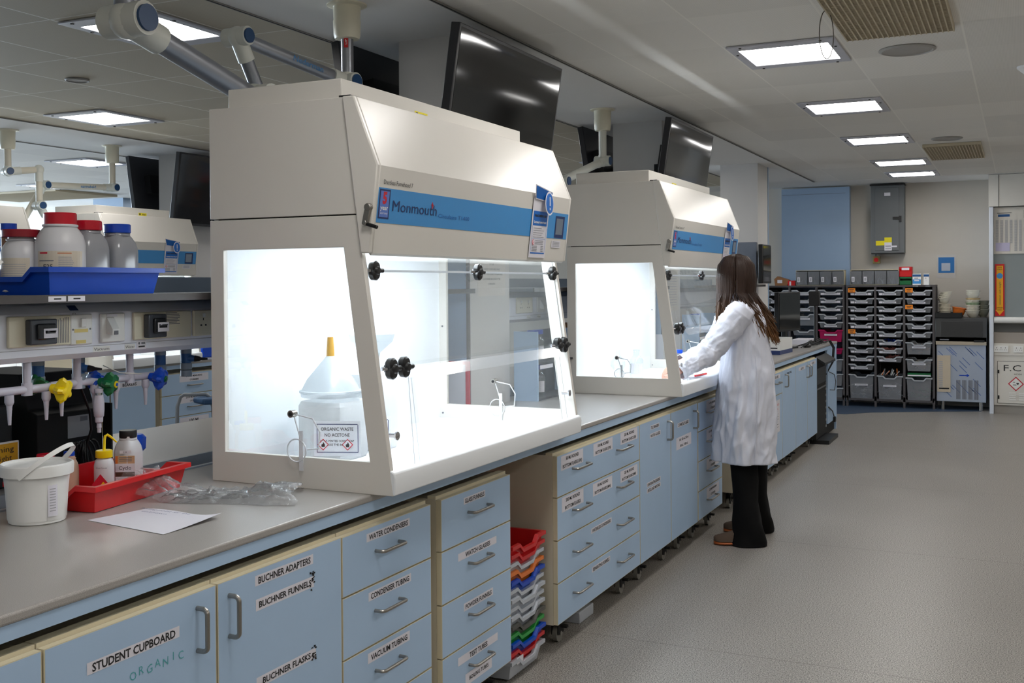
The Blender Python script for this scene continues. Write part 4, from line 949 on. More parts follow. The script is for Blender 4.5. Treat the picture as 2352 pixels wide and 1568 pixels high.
def sigma(t, x, y, z, r, h):
    b = MB(); wrap(b, x, y, z, r*1.008, -1.75, .25, h*.10, h*.52, mat('aged_label', (214, 204, 186), .35)); rr = r*1.014
    wrap(b, x, y, z, rr, -1.62, -1.25, h*.485, h*.505, REDINK, 5); wrap(b, x, y, z, rr, -.85, -.3, h*.485, h*.498, mat('peach_ink', (206, 130, 90), .5), 6)
    wrap(b, x, y, z, rr, -1.65, -1.0, h*.395, h*.405, INKG, 6)
    for k in range(14): wrap(b, x, y, z, rr, -.82, -.82+random.uniform(.5, .62), h*(.44-.023*k), h*(.448-.023*k), INKM, 5)
    a = -1.22; o_ = Vector((x+rr*math.cos(a)*1.006, y+rr*math.sin(a)*1.006, z+h*.33)); b.text('E25', o_, .013, INK, xd=(-math.sin(a), math.cos(a), 0), w=.026); b.build('label', t)
jar(-.695, -.818, 1.4935, .066, .222, REDCAP, 'big white bottle with a red cap marked E25 in the blue tray', label=sigma, capr=.66, caph=.036)
def lab2(t, x, y, z, r, h):
    b = MB(); wrap(b, x, y, z, r*1.008, -1.9, -.3, h*.1, h*.55, mat('aged_label', (214, 204, 186), .35)); rr = r*1.014
    for k in range(9): wrap(b, x, y, z, rr, -1.75, -.5, h*(.45-.035*k), h*(.457-.035*k), INKM, 6)
    b.build('label', t)
jar(-.785, -.872, 1.4935, .054, .176, mat('dark_red_cap', (140, 20, 36), .2), 'white bottle with a dark red lid at the left picture edge', label=lab2, capr=.95, caph=.022)
jar(-.73, -.69, 1.4935, .051, .208, REDCAP, 'grey square bottle with a red cap in the blue tray', GREYJAR, sq=4, rot=.5, capr=.80, caph=.028)
jar(-.73, -.575, 1.4935, .050, .203, BLU, 'grey square bottle with a blue cap at the right of the blue tray', GREYJAR, sq=4, rot=.5, capr=.78, caph=.026)
tag(MB().cyl((-.86, -.85, 1.66), (-.86, -.85, 1.69), .022, m=BLU, n=20).cyl((-.86, -.85, 1.4935), (-.86, -.85, 1.66), .02, m=BAGBROWN, n=20).build('bottle'), 'bottle with a blue cap peeping between the red-capped bottles', 'bottle')
pts = [(-.62, -1.055, 1.49)]
b = MB(); rr = [];
for i in range(9): a = i/8; rr.append((-.60-.0, -1.085-.03*math.cos(a*1.5)*1.0+.0, 1.492+.085*math.sin(a*1.5)))
b.tube(rr, .006, WHITEP, 8, flat=.4); tag(b.build('plastic_sleeve'), 'curved white plastic edge at the left picture edge on the shelf', 'sleeve')

#SECTION_TOPS
# ------------------------------------------------------------ on the near worktop
def bucket(x, y):
    t = thing('bucket', 'white plastic bucket with a ribbed lid and raised handle', 'bucket', (x, y, .9)); z = .9
    MB().open_lathe((x, y, z), [(.001, .0), (.066, 0), (.070, .003), (.076, .075), (.083, .148), (.0805, .149), (.072, .01), (.001, .006)], WHITEP, 48).build('body', t)
    b = MB(); n = 96; rings = []
    for r, h, rib in ((.084, .122, 0), (.0895, .124, 1), (.0905, .147, 1), (.090, .151, 0), (.086, .154, 0), (.083, .153, 0), (.081, .146, 0), (.0805, .1465, 0)):
        rings.append([(x+(r+(.0007 if rib and i % 2 else 0))*math.cos(2*math.pi*i/n), y+(r+(.0007 if rib and i % 2 else 0))*math.sin(2*math.pi*i/n), z+h) for i in range(n)])
    b.loft(rings, WHITEP, cap=False)
    b.lathe((x, y, z), [(.0805, .1465), (.072, .1445), (.06, .142), (.001, .1415)], WHITEP, 48); b.build('lid', t)
    # handle strap raised to the far right
    b = MB(); d = Vector((.93, .36, 0)).normalized(); s_ = Vector((-d.y, d.x, 0)); c_ = Vector((x, y, z+.125)); A = []; N = 22
    for i in range(N+1):
        a = math.pi*i/N; p = c_+s_*(.0915*math.cos(a))*1.0+(d*.75+Vector((0, 0, .62))).normalized()*(.115*math.sin(a)); A.append(p)
    wv = Vector((0, 0, 1)).cross(d); V = []
    up = (Vector((0, 0, .75))-d*.62).normalized()
    F = []
    for i, p in enumerate(A):
        V += [p-up*.006-(p-c_).normalized()*0, p+up*.006, p+up*.006+(p-c_).normalized()*.003, p-up*.006+(p-c_).normalized()*.003]
    for i in range(N):
        for k in range(4): F.append((i*4+k, i*4+(k+1) % 4, i*4+4+(k+1) % 4, i*4+4+k))
    b.add(V, F, WHITEP); b.build('handle', t)
    b = MB(); rr = .0795
    wrap(b, x, y, z, .0785, -.38, -.05, .022, .11, LABEL, 6)
    for k in range(9): wrap(b, x, y, z, .0792, -.33, -.12, .035+k*.007, .037+k*.007, INKM, 4)
    wrap(b, x, y, z, .0792, -.36, -.1, .112, .118, INK, 4); b.build('label', t)
bucket(-.615, -.975)
Mt = Matrix.Translation((-.70, -.675, .9)) @ Matrix.Rotation(R(7), 4, 'Z')
b = tray_mb(-.155, .155, -.2135, .2135, .002, .073, RED, notch='y', inset=.012)
b.v = [Mt @ v for v in b.v]; tag(b.build('storage_tray', origin=(-.70, -.675, .9)), 'shallow red tray of bottles on the near worktop', 'tray')
t = thing('wash_bottle', 'wash bottle with a yellow cap and bent spout in the red tray', 'bottle', (-.72, -.64, .906)); x, y, z = -.72, -.645, .906
MB().lathe((x, y, z), [(.027, 0), (.0285, .004), (.0285, .082), (.025, .096), (.019, .103), (.019, .108)], MILK, 28).build('body', t)
MB().lathe((x, y, z+.105), [(.0235, 0), (.024, .002), (.024, .019), (.022, .021), (.001, .021)], YEL, 28).build('cap', t)
MB().tube([(x, y, z+.124), (x, y+.002, z+.155), (x+.001, y+.004, z+.166), (x+.004, y+.009, z+.170), (x+.010, y+.018, z+.162), (x+.016, y+.028, z+.150), (x+.018, y+.032, z+.146)], [.0042, .004, .004, .004, .0034, .0024, .0018], YEL, 8).build('spout', t)
b = MB(); a = -1.0; nx, ny = math.cos(a), math.sin(a); o_ = Vector((x+nx*.0287, y+ny*.0287, z+.03)); tx = Vector((-ny, nx, 0)); nn = Vector((nx, ny, 0))
for s_, m_, e_ in ((.030, REDINK, .0002), (.020, YEL, .0006)):
    c_ = o_+(Vector((0, 0, -.012)) if m_ is YEL else Vector((0, 0, 0)))+(tx*.004 if m_ is YEL else tx*-.004)
    b.add([c_+tx*u+Vector((0, 0, v))+nn*e_ for u, v in ((-s_*.8, 0), (0, -s_), (s_*.8, 0), (0, s_))], [(0, 1, 2, 3)], m_)
b.M = Matrix.Translation(o_+nn*.001+tx*.004+Vector((0, 0, -.012))) @ Matrix.Rotation(a, 4, 'Z'); b.lathe((0, 0, 0), [(.008, 0), (.008, .0003), (.0001, .0004)], INK, 16, 'X'); b.lathe((.0003, 0, 0), [(.005, 0), (.005, .0003), (.0001, .0004)], YEL, 16, 'X'); b.M = Matrix.Identity(4)
b.text('Most Cancer', o_+Vector((0, 0, .048))+nn*.001, .005, INKG, xd=tx, w=.03); b.box(o_.x-.0, o_.x+.0, 0, 0, 0, 0, INK) if False else None
b.build('label', t)
def cyclo(t, x, y, z, r, h):
    b = MB(); a = -1.02; nx, ny = math.cos(a), math.sin(a); tx = Vector((-ny, nx, 0)); nn = Vector((nx, ny, 0)); o_ = Vector((x, y, z))+nn*(r*1.16)
    def q(u0, u1, v0, v1, m, e): b.add([o_+tx*u+Vector((0, 0, v))+nn*e for u, v in ((u0, v0), (u1, v0), (u1, v1), (u0, v1))], [(0, 1, 2, 3)], m)
    q(-.028, .028, .004, .098, TAN, .0); q(-.028, -.021, .075, .098, ORANGE, .0006); q(-.028, .028, .050, .075, PAPER, .0008); b.text('Cyclo', o_+Vector((.0, 0, .0625))+nn*.0012, .012, INK, xd=tx, w=.036, bold=.0)
    q(-.028, .028, .036, .050, mat('brown_band', (86, 56, 40), .5), .0008); q(-.015, .018, .105, .114, PAPER, .0004); b.text('218', o_+Vector((0, 0, .1095))+nn*.0008, .005, INK, xd=tx, w=.01)
    for k in range(3): q(-.017, .020, .082+k*.005, .084+k*.005, INKG, .0008)
    q(-.028, .028, .02, .036, PAPER, .0006); b.build('label', t)
jar(-.735, -.535, .906, .0355, .170, BLACK, 'white chemical bottle with a black cap labelled Cyclo', MILK, sq=4, rot=.5, caph=.022, capr=.72, label=cyclo)
jar(-.80, -.70, .906, .026, .125, BLU, 'narrow tan bottle with a blue cap behind the yellow-capped bottle', mat('tan_bottle', (200, 172, 150), .35), caph=.022, capr=.6)
jar(-.80, -.785, .906, .03, .13, REDCAP, 'bottle with a red cap behind the bucket handle', mat('tan_bottle', (200, 172, 150), .35), caph=.022, capr=.8)
tag(MB().lathe((-.79, -.46, .906), [(.028, 0), (.028, .09), (.038, .10), (.04, .135), (.03, .145), (.001, .145)], BLU, 10).build('blue_stopper'), 'blue plastic bottle top behind the yellow spout', 'bottle top')
# sheet of paper
b = MB(); P0, P1, P2, P3 = Vector((-.496, -.921, 0)), Vector((-.194, -.966, 0)), Vector((-.187, -.758, 0)), Vector((-.457, -.743, 0)); N = 14; V = []; F = []
for i in range(N+1):
    for j in range(N+1):
        u, v = i/N, j/N; p = P0*(1-u)*(1-v)+P1*u*(1-v)+P2*u*v+P3*(1-u)*v
        z = .9012+.0165*max(0, (u-.55)/.45)**2*(v**1.5)*1.0+.003*math.sin(u*5)*v; V.append((p.x, p.y, z))
for i in range(N):
    for j in range(N): F.append((i*(N+1)+j, (i+1)*(N+1)+j, (i+1)*(N+1)+j+1, i*(N+1)+j+1))
b.add(V, F, PAPER); t = thing('paper_sheet', 'white sheet of paper with handwritten blue notes on the worktop', 'paper', (-.33, -.85, .9)); b.build('sheet', t)
b = MB(); ax_ = (P2-P3).normalized(); ay = (P3-P0).normalized()
INKB = mat('blue_grey_ink', (92, 98, 140), .6)
b.text('Boiling point for the', P3*.62+P2*.38-ay*.030+Vector((0, 0, .9085)), .012, INKB, xd=ax_, yd=ay, w=.18); b.text('unknown', P3*.66+P2*.34-ay*.055+Vector((0, 0, .9075)), .011, INKB, xd=ax_, yd=ay, w=.09); b.build('handwriting', t)
# crumpled clear bag
b = MB(); NU, NV = 90, 46; V = []; F = []
A0, A1, B0, B1 = Vector((-.60, -.70, 0)), Vector((-.10, -.56, 0)), Vector((-.56, -.52, 0)), Vector((-.24, -.35, 0))
for i in range(NU+1):
    for j in range(NV+1):
        u, v = i/NU, j/NV; p = A0*(1-u)*(1-v)+A1*u*(1-v)+B1*u*v+B0*(1-u)*v
        e = .03*noise.noise(Vector((u*6, v*6, 1.3))); p = p+Vector((e, e*.8, 0))
        edge = min(1, 8*v)*min(1, 8*(1-v))
        z = .902+abs(noise.noise(Vector((u*9, v*5, .2))))*.028*edge+abs(noise.noise(Vector((u*30, v*16, 3.2))))*.012*edge+abs(noise.noise(Vector((u*60, v*40, 7.2))))*.004*edge
        z += .032*math.exp(-((u-.88)/.16)**2)*math.sin(math.pi*min(1, v*1.1))+.075*max(0, 1-u/.22)**1.2*(.5+.5*math.sin(math.pi*v))
        p.x -= .02*max(0, 1-u/.2)
        V.append((p.x, p.y, z))
for i in range(NU):
    for j in range(NV): F.append((i*(NV+1)+j, (i+1)*(NV+1)+j, (i+1)*(NV+1)+j+1, i*(NV+1)+j+1))
b.add(V, F, BAGM); tag(b.build('plastic_bag', angle=180, origin=(-.35, -.55, .9)), 'crumpled clear plastic bag lying on the worktop in front of the hood', 'plastic bag')

# ------------------------------------------------------------ seen through the near hood: column notice, rack of bottles
b = MB().box(-.694, -.6935, 1.715, 2.03, 1.452, 1.69, mat('old_notice', (214, 208, 200), .6))
for i, l in enumerate(['PLEASE RETURN ALL GLASSWARE', 'TO THE', 'CORRECT CUPBOARD SPACE', 'DO NOT PLACE DIRTY OR BROKEN', 'GLASSWARE BACK INTO THE', 'CUPBOARDS']): b.text(l, (-.693, 1.87, 1.635-.0245*i), .0095, INK, w=.0088*len(l), bold=.01)
tag(b.build('notice'), 'printed notice about returning glassware on the near column', 'notice')
b = MB().box(-.694, -.6935, 4.82, 5.13, 1.30, 1.62, mat('old_notice2', (206, 200, 190), .6)); [b.box(-.6935, -.693, 4.86, 5.09, 1.34+.02*k, 1.345+.02*k, INKM) for k in range(12)]
tag(b.build('notice'), 'printed notice on the column behind the woman', 'notice')
def rack(y, lab, lb2, extra):
    t = thing('bottle_rack', lab, 'rack', (-.62, y, .9))
    MB().box(-.69, -.555, y, y+.014, .9, 1.262, BLUE).build('side_panel', t); MB().box(-.69, -.555, y+.52, y+.534, .9, 1.262, BLUE).build('side_panel', t)
    MB().box(-.69, -.555, y+.014, y+.52, 1.09, 1.10, DARKGAP).box(-.69, -.68, y+.014, y+.52, .9, 1.26, mat('rack_back', (60, 64, 70), .6)).box(-.69, -.555, y+.014, y+.52, .902, .912, DARKGAP).build('shelf_board', t)
    MB().box(-.5552, -.553, y+.03, y+.20, 1.065, 1.085, PAPER).build('label', t)
    for k, (dy, z_) in enumerate(((.05, 1.10), (.125, 1.10), (.05, .912), (.13, .912))):
        vial(-.615, y+dy+.02, z_, .036, .16, '%s, %s shelf, %s' % (lb2, 'upper' if z_ > 1 else 'lower', 'left' if k % 2 == 0 else 'right'), BLU, True, 'reagent_bottle', extra, .55)
rack(1.70+.42, 'blue-sided bottle rack seen through the near hood window', 'blue-capped reagent bottle in the rack behind the near hood', 'reagent bottles in the first rack')
rack(4.80+.42, 'blue-sided bottle rack seen through the second hood window', 'blue-capped reagent bottle in the rack behind the second hood', 'reagent bottles in the second rack')
b = MB().frame([(-.82, .902), (-.62, .902), (-.62, 1.15), (-.82, 1.15)], [(-.80, .92), (-.64, .92), (-.64, 1.135), (-.80, 1.135)], 'Y', 1.48, 1.49, mat('pinkish_red', (196, 40, 60), .5)).box(-.80, -.64, 1.484, 1.487, .92, 1.135, PAPER)
tag(b.build('framed_board'), 'white board with a red frame standing beyond the near hood', 'board')
b = MB().box(-.80, -.62, 4.50, 4.512, .902, 1.14, PAPER); tag(b.build('white_board'), 'white board standing beyond the second hood', 'board')
b = MB()
for k in range(13): b.box(-.74, -.62, 2.78+k*.014, 2.787+k*.014, .902, 1.28, DBROWN)
b.box(-.74, -.62, 2.77, 2.96, .9, .902, DBROWN); tag(b.build('corrugated_stack'), 'stack of brown corrugated sheets upright behind the rack of bottles', 'cardboard')
# metal spectro box on the near spine, right of column: grey boxes between hoods
tag(MB().box(-.79, -.63, 3.0, 3.5, .9, 1.2, mat('grey_instrument', (88, 92, 98), .5)).build('instrument', bevel=.01), 'dark grey instrument behind the second hood', 'instrument') if False else None

# ------------------------------------------------------------ far end of the island
A, B = Vector((-.285, 6.85, 0)), Vector((-.185, 7.33, 0))
t = thing('monitor', 'black computer monitor on the bench beyond the woman', 'monitor', (-.24, 7.1, .9)); d = (B-A).normalized(); nrm = Vector((d.y, -d.x, 0))
def obox(b, c, hx, hd, z0, z1, m, sh=0):
    p = [c+d*sx*hx+nrm*(sy*hd+sh) for sx, sy in ((-1, -1), (1, -1), (1, 1), (-1, 1))]; b.add([(q.x, q.y, z0) for q in p]+[(q.x, q.y, z1) for q in p], [(3, 2, 1, 0), (4, 5, 6, 7), (0, 1, 5, 4), (1, 2, 6, 5), (2, 3, 7, 6), (3, 0, 4, 7)], m)
c_ = (A+B)/2; b = MB(); obox(b, c_, .25, .022, 1.06, 1.42, BLACK); b.build('casing', t, bevel=.004)
b = MB(); obox(b, c_, .235, .001, 1.08, 1.405, TVS, .0235); b.build('screen', t)
b = MB(); obox(b, c_, .03, .02, .93, 1.08, BLACK, -.03); obox(b, c_, .11, .09, .9, .915, BLACK, -.03); b.build('stand', t, bevel=.004)
tag(MB().box(-.15, -.05, 7.7, 7.76, 1.28, 1.42, BLACK).cyl((-.1, 7.74, .9), (-.1, 7.74, 1.3), .01, m=BLACK).build('camera_head', bevel=.006), 'black camera head on a stalk right of the monitor', 'camera')
t = thing('carton', 'white and navy open carton on the bench edge near the monitor', 'box', (-.2, 6.35, .9))
b = MB().frame([(-.34, 6.16), (-.12, 6.16), (-.10, 6.60), (-.32, 6.60)], [(-.33, 6.17), (-.13, 6.17), (-.11, 6.59), (-.31, 6.59)], 'Z', .93, 1.03, WHITEP).frame([(-.341, 6.159), (-.119, 6.159), (-.099, 6.601), (-.321, 6.601)], [(-.33, 6.17), (-.13, 6.17), (-.11, 6.59), (-.31, 6.59)], 'Z', .9, .935, NAVY).box(-.33, -.12, 6.17, 6.59, .9, .905, WHITEP); b.build('box', t)
b = MB(); b.text('HENKE-JECT', (-.1085, 6.42, 1.015), .016, INK, xd=(.02, .44, 0), w=.2, bold=.02); b.box(-.2, -.14, 6.158, 6.159, .95, .96, INK); b.box(-.3, -.22, 6.158, 6.159, .98, .985, INKG); b.build('printed_text', t)
tag(MB().prism([(-.02+.0, 6.62), (.0, 6.62), (.0, 6.63), (-.02, 6.63)], 'Z', .9, .901, WHITEP).build('x'), '', '') if False else None
b = MB().sphere((-.10, 7.32, .915), .05, BLACK, 10, .8, 1.4, .5); tag(b.build('telephone'), 'low black device lying on the bench beside the carton', 'device')
b = MB()
for k in range(9):
    y0 = 7.1+.12*k; rn = random.Random(k)
    b.tube([(-.15+rn.uniform(-.05, .05), y0, .91), (-.1+rn.uniform(-.05, .05), y0+.2, .93+rn.uniform(0, .03)), (-.12+rn.uniform(-.06, .06), y0+.4, .908), (-.05, y0+.5 if y0 < 7.6 else 8.1, .91)], .005, BLACK, 6)
for k in range(3): b.tube([(-.06, 7.9+.05*k, .915), (.0, 7.95+.05*k, .93), (.035, 7.97+.05*k, .86), (.03, 7.95+.04*k, .72), (-.02, 7.9, .6)], .0055, BLACK, 6)
tag(b.build('cable_tangle'), 'tangle of black cables on the far end of the bench', 'cable')
tag(MB().box(-.33, -.16, 7.75, 8.15, .9, .945, PAPER).build('paper_stack'), 'low stack of white paper at the far bench end', 'paper')
t = thing('computer_tower', 'tall black equipment rack under the far end of the bench', 'computer', (-.2, 7.55, 0))
b = MB().box(-.5, -.01, 7.26, 7.84, .04, .80, BLACKM); b.build('case', t, bevel=.004)
b = MB().prism([(-.02, .78), (.07, .74), (.07, .76), (-.02, .815)], 'Y', 7.28, 7.9, BLACK); b.build('lid', t)
MB().box(-.0098, -.005, 7.3, 7.8, .55, .7, BLACK).build('drive_bay', t); MB().box(-.0098, -.004, 7.3, 7.8, .5, .515, STEEL).build('trim_bar', t); b = MB()
for k in range(10): b.box(-.0098, -.006, 7.80, 7.83, .1+k*.06, .12+k*.06, GREYP)
b.build('slot_row', t); MB().box(-.14, .10, 7.3, 7.85, .0, .035, BLACK).build('foot', t)
tag(MB().tube([(-.003, 8.0, .62), (.012, 8.2, .58), (.012, 8.3, .5), (.012, 8.22, .42), (-.001, 8.02, .44)], .004, BLACK, 6).tube([(.0, 7.92, .28), (.01, 8.1, .22), (.01, 8.22, .14)], .006, BLACK, 6).box(.0, .02, 8.2, 8.26, .10, .15, BLACK).build('power_lead'), 'black power lead looping over the blue end panel', 'cable')
# arm-mounted monitor on the third column
t = thing('monitor', 'black monitor on a wall arm at the third column', 'monitor', (-.6, 7.95, 1.7))
MB().box(-.62, -.575, 7.62, 8.02, 1.50, 1.885, BLACK).build('casing', t, bevel=.006); MB().box(-.575, -.573, 7.64, 8.0, 1.52, 1.87, TVS).build('screen', t); MB().box(-.694, -.62, 8.0, 8.06, 1.62, 1.70, STEEL).build('arm', t)
tag(MB().box(-1.0, -.70, 7.93, 7.955, 1.55, 1.92, mat('grey_screen_back', (112, 120, 134), .5)).build('screen_panel', bevel=.01), 'grey rounded panel on the third column behind the hood', 'panel')
#SECTION_SCREENS
# ------------------------------------------------------------ wall screens and extraction arms
def tv(x, y0, y1, ztop, s, lab, h=.63, grp='black screens on the columns'):
    """s = +1 faces the aisle (+x), -1 faces away; tilted down"""
    t = thing('television', lab, 'television', (x, (y0+y1)/2, ztop), grp)
    M_ = Matrix.Translation((x, 0, ztop)) @ Matrix.Rotation(R(8.5)*s, 4, 'Y')
    def nb(): b = MB(); b.M = M_; return b
    nb().box(-.045*s, 0, y0, y1, -h, 0, TVF).build('casing', t, bevel=.004)
    nb().box(.0, .0012*s, y0+.016, y1-.016, -h+.022, -.016, TVS).build('screen', t)
    b = nb(); ym = (y0+y1)/2; b.box(-.11*s, -.045*s, ym-.38, ym+.38, -h*.55, -h*.28, BLACK); b.build('bracket', t)
    q = MB(); q.box(x-.14*s, x-.27*s, ym-.1, ym+.1, ztop-.42, ztop-.26, BLACKM); q.build('wall_mount', t)
tv(-.42, 1.04, 2.16, 2.617, 1, 'large black television facing the aisle above the near hood')
tv(-.42, 4.08, 5.18, 2.632, 1, 'black television facing the aisle above the second hood')
tv(-1.34, 1.42, 2.52, 2.70, -1, 'back-facing television left of the near column')
tv(-1.34, 4.66, 5.7, 2.70, -1, 'back-facing television left of the second column')
tv(-4.83, 4.20, 5.3, 2.67, 1, 'black television just left of the near hood, above the distant hood')
tv(-5.68, 4.42, 5.5, 2.70, -1, 'black television at the left between extraction arm and white column')
def neb(b, s, p, q, h, m, flip=False):
    """arm lettering laid along the tube from p to q on the camera side"""
    p, q = Vector(p), Vector(q); d_ = (q-p).normalized(); n_ = d_.cross(Vector((0, 0, 1))).normalized()
    if n_.y > 0 or (abs(n_.y) < .2 and n_.x < 0): n_ = -n_
    u_ = n_.cross(d_);
    return d_, n_, u_
def arm(lab, x, y, zj, segs, s=1.0, tube=TUBE, up=False, text=None, wh=ARMW):
    """ceiling drop at x,y down to zj then segs = list of joint points"""
    t = thing('extraction_arm', lab, 'extraction arm', (x, y, CZ), 'ceiling extraction arms'); r = .0235*s
    b = MB().lathe((x, y, CZ), [(.075*s, -.002), (.075*s, -.008), (.052*s, -.012), (.05*s, -.07), (.052*s, -.075), (.05*s, -.135), (.045*s, -.15), (.028*s, -.152)], CREAMP if wh is ARMW else wh, 28); b.build('ceiling_mount', t)
    b = MB().cyl((x, y, CZ-.15), (x, y, zj+.02), r, m=tube, n=20).cyl((x, y, zj+.04), (x, y, zj-.0), r*1.12, m=wh, n=20); b.build('drop_tube', t)
    if up:
        q = MB(); X_ = x+r*.6; Y_ = y-r*.86
        q.M = Matrix.Translation((x+r*.45, y-r*.95, 2.56)) @ Matrix.Rotation(R(25), 4, 'Z')
        q.add([(-.009, -.002, -.032), (.009, -.002, -.032), (.009, -.002, .012), (.02, -.002, .012), (0, -.002, .036), (-.02, -.002, .012), (-.009, -.002, .012)], [(0, 1, 2, 3, 4, 5, 6)], RED)
        q.text('UP', (0, -.003, -.008), .008, WHITEP, xd=(0, 0, 1), yd=(-1, 0, 0), w=.022, bold=.02); q.build('up_arrow', t)
    pts = [Vector((x, y, zj))]+[Vector(p) for p in segs]
    for i, p in enumerate(pts[:-1]):
        dd = (pts[i+1]-p).normalized(); sd = dd.cross(Vector((0, 0, 1))).normalized()
        j = MB(); j.sphere(p, r*1.5, wh, 9); j.cyl(p-sd*r*2.0, p+sd*r*2.0, r*1.35, m=wh, n=22); j.cyl(p+sd*r*2.0, p+sd*r*2.25, r*1.05, m=ARMB, n=20); j.cyl(p-sd*r*2.25, p-sd*r*2.0, r*1.05, m=ARMB, n=20)
        j.cyl(p, p+dd*r*3.6, r*1.22, m=wh, n=20); j.build('joint', t)
    for i in range(len(pts)-1):
        q = MB().cyl(pts[i], pts[i+1], r, m=tube, n=20); o = q.build('tube', t)
        if text is not None and i == text[0]:
            p, e = pts[i], pts[i+1]; d_ = (e-p).normalized()
            if text[1]: d_ = -d_
            n_ = Vector((0, 0, 1)).cross(d_).cross(d_)*-1
            side = d_.cross(Vector((0, 0, 1))).normalized()
            if side.dot(Vector((1.71, -2.99, 1.5))-p) < 0: side = -side
            u_ = side.cross(d_); ud = u_ if u_.z > 0 else -u_
            mid = p.lerp(e, text[2])+side*(r*1.02)
            q = MB(); q.text('Nederman', mid, r*.9, mat('arm_blue_text', (60, 120, 170), .4), xd=d_, yd=ud if not text[1] else ud, w=r*6.2, bold=.02); q.build('lettering', o)
    return t
arm('grey extraction arm at the top left with a big blue-capped joint', -.91, -.345, 2.375, [(-.91, .30, 2.215), (-.91, .35, 1.99+.16)], 1.75, wh=ARMW)
arm('extraction arm with a red UP arrow behind the near hood', -.91, .922, 2.385, [(-1.02, .335, 2.472), (-1.02, .45, 2.295)], 1.15, up=True, text=(0, True, .42))
arm('pale extraction arm beyond the near hood with a blue joint cap', -.912, 4.065, 2.36, [(-.91, 3.30, 2.155), (-.91, 3.1, 2.1)], 1.15, tube=ARMW)
arm('cream extraction arm with a long level tube above the bottles', -5.32, 3.91, 2.36, [(-5.32, 3.19, 2.325), (-5.32, 2.90, 1.90)], 1.1, tube=mat('arm_cream', (214, 206, 188), .45), text=(0, False, .4))
arm('cream extraction arm at the left picture edge', -5.30, 2.84, 2.40, [(-5.22, 3.06, 2.43), (-5.22, 3.06, 2.15), (-5.2, 3.16, 1.98)], 1.1, tube=MATS['arm_cream'])
tag(MB().cyl((-5.9, 2.6, 2.72), (-5.9, 2.6, 2.0), .03, m=WHITEP).build('vertical_pipe'), 'white vertical pipe at the far left picture edge', 'pipe') if False else None

# ------------------------------------------------------------ second island (far left)
X2 = -4.42
t = thing('worktop', 'grey worktop of the distant left bench', 'worktop', (X2, 0, .9))
MB().box(-6.2, X2, -1.5, 8.4, .878, .9, WTOP).build('top', t); MB().box(X2-.022, X2-.004, -1.5, 8.4, .847, .878, BLUE).build('fascia', t)
def cab2(y0, y1, lab, kind, txt):
    t = thing('base_cabinet', lab, 'cabinet', (X2, y0, 0), 'cabinets of the distant left bench'); MB().box(X2-.5, X2-.012, y0, y1, .12, .812, CARC).build('carcass', t)
    if kind == 'doors':
        ym = (y0+y1)/2
        for a, b_, hy in ((y0+.003, ym-.003, ym-.05), (ym+.003, y1-.003, ym+.05)):
            q = MB(); panel(q, a, b_, .12, .812, X2+.01); q = q.build('door', t); h = MB(); handle_v(h, X2+.01, hy, .62, .74); h.build('handle', q); s_ = MB(); sticker(s_, (a+b_)/2-.14, (a+b_)/2+.14, .75, .79, [txt], x=X2+.01, hf=.6); s_.build('label', q)
    else:
        for (a, b_), tx in zip(DZ, txt):
            q = MB(); panel(q, y0+.003, y1-.003, a+.002, b_-.002, X2+.01); q = q.build('drawer', t); ym = (y0+y1)/2; h = MB(); handle_h(h, X2+.01, ym-.08, ym+.08, a+.07); h.build('handle', q)
            s_ = MB(); sticker(s_, ym-.17, ym+.17, b_-.075, b_-.015, tx, x=X2+.01, hf=.45); s_.build('label', q)
cab2(2.35, 3.44, 'distant blue cupboard labelled BEAKERS seen under the trunking', 'doors', 'BEAKERS')
cab2(3.50, 4.25, 'distant blue drawer unit of measuring cylinders under the trunking', 'drawers', [['5-10 ML MEASURING', 'CYLINDERS'], ['25-50 ML MEASURING', 'CYLINDERS'], ['100 ML'], ['250 ML']])
cab2(1.2, 2.3, 'distant blue cupboard behind the black equipment', 'doors', 'BEAKERS')
cab2(4.3, 5.3, 'distant blue cupboard beyond the chair', 'doors', 'BEAKERS')
cab2(.1, 1.15, 'distant blue cupboard near the left edge', 'doors', 'BEAKERS')
tag(MB().box(-5.45, -5.15, -1.5, 4.58, 1.30, 1.46, TRUNK).box(-5.6, -5.0, -1.5, 4.58, 1.47, 1.49, SHELFM).build('service_trunking'), 'white trunking and shelf of the distant left bench', 'trunking')
# lab stool in the aisle between the islands
t = thing('stool', 'lab stool with an arched grey tube frame and blue seat between the benches', 'stool', (-3.25, 2.8, 0))
b = MB()
for dx, dy in ((0, 0), (.26, .20)):
    p, q = Vector((-3.42+dx, 2.60+dy, 0)), Vector((-3.22+dx, 2.72+dy, 0))
    e = (q-p).normalized()*.02; b.tube([p-e, p+Vector((0, 0, .70)), p+e*1.0+Vector((0, 0, .765)), p+e*2.2+Vector((0, 0, .782)), q-e*2.2+Vector((0, 0, .782)), q-e*1.0+Vector((0, 0, .765)), q+Vector((0, 0, .70)), q+e], .0125, GREYP, 10)
    b.tube([p+Vector((0, 0, .25)), q+Vector((0, 0, .25))], .009, GREYP, 8)
b.build('frame', t)
MB().prism([(-3.36, 2.68), (-3.20, 2.60), (-2.98, 2.86), (-3.14, 2.96)], 'Z', .72, .765, mat('stool_blue', (52, 88, 130), .6)).build('seat', t, bevel=.015)
tag(MB().box(-5.1, -4.6, 4.2, 4.6, .9, 1.05, BLU).build('storage_tray', bevel=.01), 'blue tray on the distant left bench', 'tray')
tag(MB().box(-5.0, -4.6, 2.35, 2.8, .902, 1.2, mat('cream_board', (222, 212, 188), .5)).build('carton', bevel=.004), 'cream box on the distant bench behind the taps', 'box')
